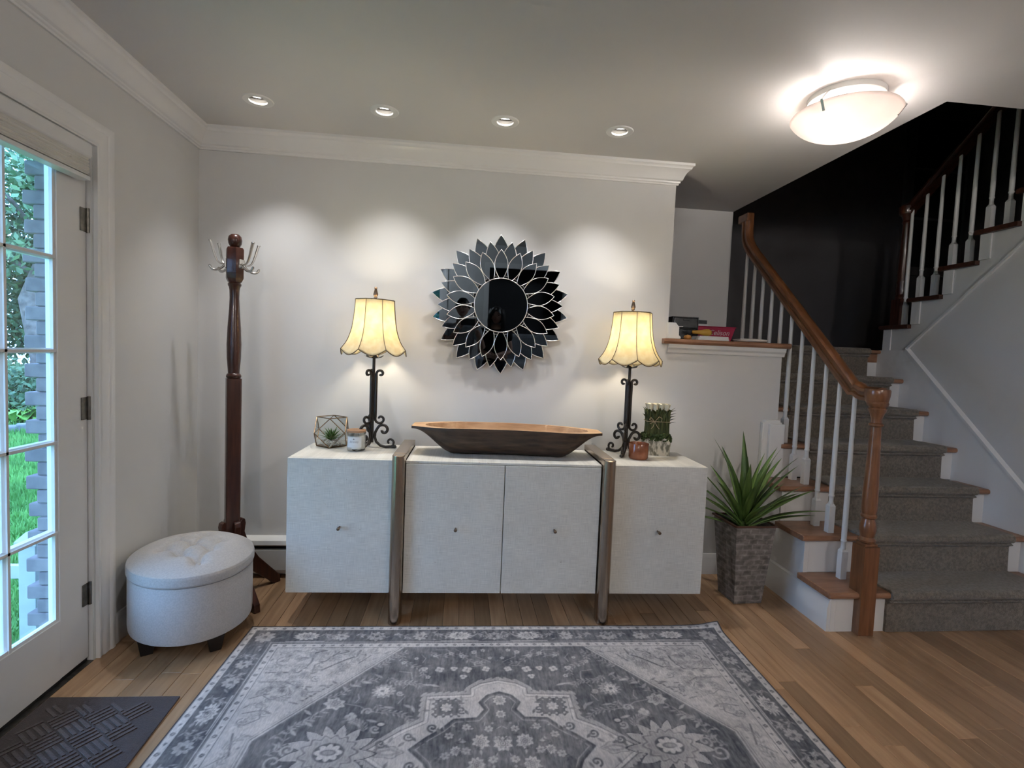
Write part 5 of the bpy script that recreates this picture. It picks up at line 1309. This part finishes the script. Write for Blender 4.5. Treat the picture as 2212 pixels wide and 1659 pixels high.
def dome_light(label, loc):
    dt = thing('ceiling_light', label, 'ceiling light', loc, 0, 'alabaster dome ceiling lights')
    prof_ = [(.212*math.sin(t), -.081-.098*(math.cos(t)-math.cos(1.2))/(1-math.cos(1.2))) for t in [1.2*i/16 for i in range(17)]]
    R1 = .212*math.sin(1.2); prof_ = [(r*.212/R1, z) for r, z in prof_]
    inner = [(max(0, r-.004), z+.005) for r, z in reversed(prof_)]
    MB().lathe(prof_+inner, 56, cap=False).build('glass_dome', M['dome'], dt, smooth=True)
    MB().lathe([(.15,-.0005),(.15,-.022),(.145,-.025),(0,-.025)], 40).build('pan', M['white'], dt, auto=.6)
    for a in (-2.62, -.66, 1.45):
        c, s_ = math.cos(a), math.sin(a)
        MB().bar((.20*c,.20*s_,-.060),(.217*c,.217*s_,-.078),.010,.004).bar((.217*c,.217*s_,-.076),(.190*c,.190*s_,-.115),.010,.004).bar((.145*c,.145*s_,-.012),(.20*c,.20*s_,-.060),.008,.004).build('clip', M['chrome'], dt)
    for i, (x, y) in enumerate(((-.07,-.03),(.075,.03))):
        MB().lathe([(.0,-.105),(.018,-.098),(.026,-.08),(.022,-.058),(.013,-.045),(.013,-.026)], 16, (x, y, 0)).build('bulb', M['dbulb'], dt, smooth=True)
dome_light('lit alabaster glass dome light on the ceiling near the stairs', (3.11, -.929, HC))
M['globe'] = emit_mat('opal_globe_light', (1.0,.93,.88), P_FILL)  # unseen globes added behind the camera to brighten sideboard front and stairs
for x, y, l in ((.5, -5.9, 'added unseen fill globe near the left wall, far behind the viewer'), (3.45, -3.95, 'added unseen fill globe over the middle of the hall, far behind the viewer')):
    gl = thing('globe_light', l, 'ceiling light', (x, y, HC), 0, 'added fill globes')
    MB().lathe([(.07,-.0005),(.07,-.02),(.05,-.03),(0,-.03)], 28).build('canopy', M['white'], gl, auto=.6)
    MB().lathe([(.05*0+.1*math.sin(.3),-.03+0*1)]+[(.1*math.sin(t), -.125+.1*math.cos(t)) for t in [.35+(PI-.35)*i/14 for i in range(15)]], 28).build('opal_globe', M['globe'], gl, smooth=True)


# ================================================================== REAR OF THE HALL (reflected in the mirror)
M['sofa'] = pm('grey_sofa', (.25,.26,.28), (.20,.21,.23), sc=60, rough=.9, bump=.3, bsc=200)
sf = thing('sofa', 'grey sofa at the far end of the hall', 'sofa', (2.75, -5.75, 0))
MB().box(-1.0,1.0,-.42,.42,.12,.42).build('seat_base', M['sofa'], sf, bevel=.03)
MB().box(-.99,.99,-.45,-.22,.425,.98).build('backrest', M['sofa'], sf, bevel=.05)
for s_ in (-1, 1): MB().box(min(s_*1.0,s_*.80),max(s_*1.0,s_*.80),-.20,.42,.425,.62).build('armrest', M['sofa'], sf, bevel=.04)
for x in (-.385,.385): MB().box(x-.38,x+.38,-.19,.44,.425,.56).build('seat_cushion', M['sofa'], sf, bevel=.04)
for x in (-.9,.9):
    for y in (-.36,.36): MB().box(x-.03,x+.03,y-.03,y+.03,0,.118).build('leg', M['espresso'], sf)
pc = thing('picture_frame', 'small black framed print hanging at the far end of the hall', 'picture', (3.75, YREAR+.002, 1.35))
for b in ((-.22,-.19,0,.02,-.16,.16),(.19,.22,0,.02,-.16,.16),(-.19,.19,0,.02,.13,.16),(-.19,.19,0,.02,-.16,-.13)): MB().box(*b).build('frame', M['black'], pc)
MB().box(-.19,.19,.0,.008,-.13,.13).build('print', M['paper'], pc)

# ================================================================== PEOPLE (seen in the mirror, standing behind the camera)
M['skin'] = pm('skin', (.55,.33,.25), (.50,.29,.21), sc=20, rough=.5)
M['hair'] = pm('dark_hair', (.012,.009,.008), rough=.45)
M['teegrey'] = pm('grey_tshirt', (.42,.42,.43), (.37,.37,.38), sc=30, rough=.9)
M['teeblack'] = pm('black_tshirt', (.012,.012,.013), rough=.9)
M['jeans'] = pm('dark_jeans', (.03,.035,.05), rough=.9)
M['lip'] = pm('lips', (.38,.13,.11), rough=.4)
M['eye'] = pm('eye_dark', (.015,.012,.010), rough=.2)
def skin_mesh(name, verts, edges, radii, m, par, root=0, sub=2):
    me = bpy.data.meshes.new(name); me.from_pydata(verts, edges, []); me.update()
    o = bpy.data.objects.new(name, me); COL.objects.link(o); o.parent = par; me.materials.append(m)
    sk_ = o.modifiers.new('skin', 'SKIN'); sk_.use_smooth_shade = True
    ss = o.modifiers.new('sub', 'SUBSURF'); ss.levels = sub; ss.render_levels = sub
    if not me.skin_vertices: 
        bpy.context.view_layer.objects.active = o
    sv = me.skin_vertices[0].data if me.skin_vertices else None
    if sv is None:
        return o
    for i, r in enumerate(radii):
        rr3 = r if isinstance(r, tuple) else (r, r); sv[i].radius = rr3
    sv[root].use_root = True
    return o
def head(par, c, h, yaw, pitch, hair):
    """c = centre, h = head height; faces +y before turning"""
    hd = []
    Rm = Matrix.Rotation(yaw, 4, 'Z') @ Matrix.Rotation(pitch, 4, 'X'); Cc = Vector(c)
    def T(p): return tuple(Cc + Rm @ Vector(p))
    w = h*.36; d = h*.43
    def surf(u, v):
        a = 2*PI*u; t = PI*v; z = -math.cos(t)*h/2; s_ = math.sin(t)**.85
        x = w*s_*math.cos(a); y = d*s_*math.sin(a)
        if z < 0: x *= 1-.34*(-z/(h/2))**1.6; y = y*(1-.20*(-z/(h/2))) + (.03*h*(-z/(h/2)) if y > 0 else 0)
        if y > 0:
            y *= .93
            q = math.exp(-((x/(.045*h*2))**2)); nz_ = math.exp(-((z+.06*h)/(.085*h))**2); y += .085*h*q*q*nz_*s_
            y -= .022*h*(math.exp(-((abs(x)-.16*h)/(.07*h))**2)*math.exp(-((z-.04*h)/(.05*h))**2))
            y += .020*h*math.exp(-(x/(.10*h))**2)*math.exp(-((z+.24*h)/(.035*h))**2)
            y += .022*h*math.exp(-(x/(.09*h))**2)*math.exp(-((z+.40*h)/(.06*h))**2)
        return T((x, y, z))
    MB().grid(surf, 48, 40, True).build('face', M['skin'], par, smooth=True)
    for s_ in (-1, 1):
        MB().lathe([(0,-.006),(.010,-.004),(.013,0),(.010,.004),(0,.006)], 12, T((s_*.155*h, .355*h, .035*h))).build('eye', M['eye'], par, smooth=True)
        MB().tube([T((s_*.09*h,.39*h,.115*h)), T((s_*.16*h,.375*h,.14*h)), T((s_*.23*h,.32*h,.115*h))], .0035, 6).build('eyebrow', M['hair'], par)
        MB().tube([T((s_*.355*h,-.02*h,.10*h)), T((s_*.39*h,-.05*h,.07*h)), T((s_*.385*h,-.04*h,-.02*h)), T((s_*.345*h,-.0*h,-.09*h))], [.008,.012,.010,.006], 8).build('ear', M['skin'], par, smooth=True)
    MB().tube([T((-.10*h,.375*h,-.245*h)), T((0,.415*h,-.235*h)), T((.10*h,.375*h,-.245*h))], [.004,.008,.004], 8).build('mouth', M['lip'], par, smooth=True)
    def hsurf(u, v):
        a = 2*PI*u; t = PI*(.02+.98*v)
        z = math.cos(t)*h*.54; s_ = math.sin(t)**.8; x = w*1.10*s_*math.cos(a); y = d*1.10*s_*math.sin(a)-.035*h
        front = max(0, math.sin(a)); lim = .27*h*front+(-.42*h if hair == 'up' else -.46*h)*(1-front)
        if abs(math.cos(a)) > .6 and hair == 'up': lim = max(lim, -.02*h)
        if z < lim: z = lim; 
        return T((x, y, z))
    MB().grid(hsurf, 40, 24, True).build('hair', M['hair'], par, smooth=True)
    if hair == 'long':
        for s_ in (-1, 1):
            st_ = MB()
            for k in range(9):
                f = k/8; a0 = (s_*(.24+.13*f)*h, (.16-.42*f)*h, .36*h)
                st_.tube([T(a0), T((s_*(.40+.03*f)*h, (.17-.45*f)*h, .05*h)), T((s_*(.42+.02*f)*h,(.16-.45*f)*h,-.35*h)), T((s_*(.40+.04*f)*h,(.18-.45*f)*h,-.80*h)), T((s_*(.36+.05*f)*h,(.20-.42*f)*h,-1.05*h))], [.014,.024,.026,.022,.006], 7)
            st_.build('hair_lock', M['hair'], par, smooth=True)
        MB().tube([T((-.02*h,.30*h,.44*h)), T((-.18*h,.36*h,.28*h)), T((-.31*h,.30*h,.05*h)), T((-.38*h,.22*h,-.3*h))], [.016,.028,.024,.012], 8).build('fringe', M['hair'], par, smooth=True)
    return hd
def hand(par, wrist, fwd, side, up, curl_, sgn=1, s=1.):
    """five-fingered hand: palm along fwd, thumb toward side"""
    W_ = Vector(wrist); f = Vector(fwd).normalized(); sd = (Vector(side)-f*Vector(side).dot(f)).normalized(); n = f.cross(sd)*sgn
    def P(a, b, c): return tuple(W_+f*a*s+sd*b*s+n*c*s)
    V = [P(0,0,0), P(.045,0,.0)]; E_ = [(0,1)]; Rr = [(.020,.026),(.016,.036)]
    for k, (off, l) in enumerate(((.030,.072),(.010,.080),(-.011,.074),(-.030,.060))):
        b0 = len(V); V += [P(.088,off,0)]; E_ += [(1,b0)]; Rr += [.0105]
        ang = 0; p = [.088, 0.]
        for q in range(3):
            ang += curl_*(.55+.2*q); p = [p[0]+l/3*math.cos(ang), p[1]+l/3*math.sin(ang)]
            V += [P(p[0],off*1.02,p[1])]; E_ += [(len(V)-2, len(V)-1)]; Rr += [.0092-.0008*q]
    b0 = len(V); V += [P(.030,.036,.012), P(.060,.052,.024), P(.085,.050,.034)]; E_ += [(0,b0),(b0,b0+1),(b0+1,b0+2)]; Rr += [.012,.0105,.009]
    skin_mesh('hand', V, E_, Rr, M['skin'], par, 0, 2)
# person with phone: camera is the phone's lens
p1 = thing('person', 'person in a grey t-shirt holding up a phone, reflected in the mirror', 'person', (1.485, -3.46, 0))
Z = 1.36                                     # shoulder height
V = [(0,0,.93),(0,0,1.08),(0,0,1.24),(0,0,1.36),(0,.0,1.43),(0,.015,1.49),
     (-.17,0,1.335),(-.205,.10,1.12),(-.045,.312,1.245),(.17,0,1.335),(.265,.09,1.11),(.175,.312,1.240),
     (-.095,0,.86),(-.10,.01,.48),(-.10,-.01,.09),(-.10,.12,.04),(.095,0,.86),(.10,.01,.48),(.10,-.01,.09),(.10,.12,.04)]
V = [(x, y, z if i in (8, 11) else z-.11*min(1, z/.9)) for i, (x, y, z) in enumerate(V)]
Ee = [(0,1),(1,2),(2,3),(3,4),(4,5),(3,6),(6,7),(7,8),(3,9),(9,10),(10,11),(0,12),(12,13),(13,14),(14,15),(0,16),(16,17),(17,18),(18,19)]
Rd = [(.155,.105),(.135,.09),(.15,.105),(.10,.08),.052,.05,.055,.042,.030,.055,.042,.030,.088,.058,.042,.035,.088,.058,.042,.035]
skin_mesh('body', V, Ee, Rd, M['skin'], p1, 0)
def shirt(par, off, m):
    v = [tuple(Vector(V[0])-Vector((0,0,.06))), V[1], V[2], tuple(Vector(V[3])-Vector((0,0,.02))), V[6], V[9]]+[tuple(Vector(V[6]).lerp(Vector(V[7]), .55)), tuple(Vector(V[9]).lerp(Vector(V[10]), .55))]
    skin_mesh('tshirt', v, [(0,1),(1,2),(2,3),(3,4),(3,5),(4,6),(5,7)], [(.185,.135),(.165,.122),(.180,.135),(.135,.112),.090,.090,.078,.078], m, par, 0)
def trousers(par, m):
    v = [V[0], V[12], V[13], V[14], V[16], V[17], V[18]]
    skin_mesh('trousers', v, [(0,1),(1,2),(2,3),(0,4),(4,5),(5,6)], [(.105,.085),.098,.072,.056,.098,.072,.056], m, par, 0)
shirt(p1, 0, M['teegrey']); trousers(p1, M['jeans'])
head(p1, (0, .03, 1.487), .225, 0, .04, 'up')
hand(p1, (-.045,.312,1.245), (.10,.05,.80), (.9,.1,-.05), (0,0,1), .35, -1, .90)
hand(p1, (.175,.312,1.240), (-.10,.05,.80), (-.9,.1,-.05), (0,0,1), .35, 1, .90)
ph = thing('phone', 'dark phone held up sideways by the person in the grey t-shirt', 'phone', (1.552, -3.0990, 1.336))
MB().box(-.080,.080,-.008,.0,-.039,.039).build('body', M['black'], ph, bevel=.006)
MB().box(-.078,-.040,.0,.003,.0,.037).build('camera_bump', M['smokeplastic'], ph, bevel=.002)
# second person
p2 = thing('person', 'person with long dark hair in a black t-shirt with folded arms, reflected in the mirror', 'person', (1.93, -3.86, 0))
V = [(0,0,.86),(0,0,1.0),(0,0,1.13),(0,0,1.235),(0,.0,1.29),(0,.015,1.34),
     (-.155,0,1.215),(-.205,.03,.97),(.02,.20,.90),(.155,0,1.215),(.205,.03,.97),(-.02,.225,.93),
     (-.09,0,.80),(-.095,.01,.45),(-.095,-.01,.09),(-.095,.11,.04),(.09,0,.80),(.095,.01,.45),(.095,-.01,.09),(.095,.11,.04)]
V = [(x, y, z-.05*min(1, z/.9)) for x, y, z in V]
skin_mesh('body', V, Ee, [r if i in (4,5) else (tuple(q*.93 for q in r) if isinstance(r, tuple) else r*.93) for i, r in enumerate(Rd)], M['skin'], p2, 0)
shirt(p2, 0, M['teeblack']); trousers(p2, M['jeans'])
head(p2, (0, .03, 1.395), .215, .15, -.02, 'long')
hand(p2, (.02,.20,.85), (.8,.1,.05), (0,.1,.9), (0,1,0), .5, 1, .9)
hand(p2, (-.02,.225,.88), (-.8,.1,.05), (0,.1,.9), (0,1,0), .5, -1, .9)
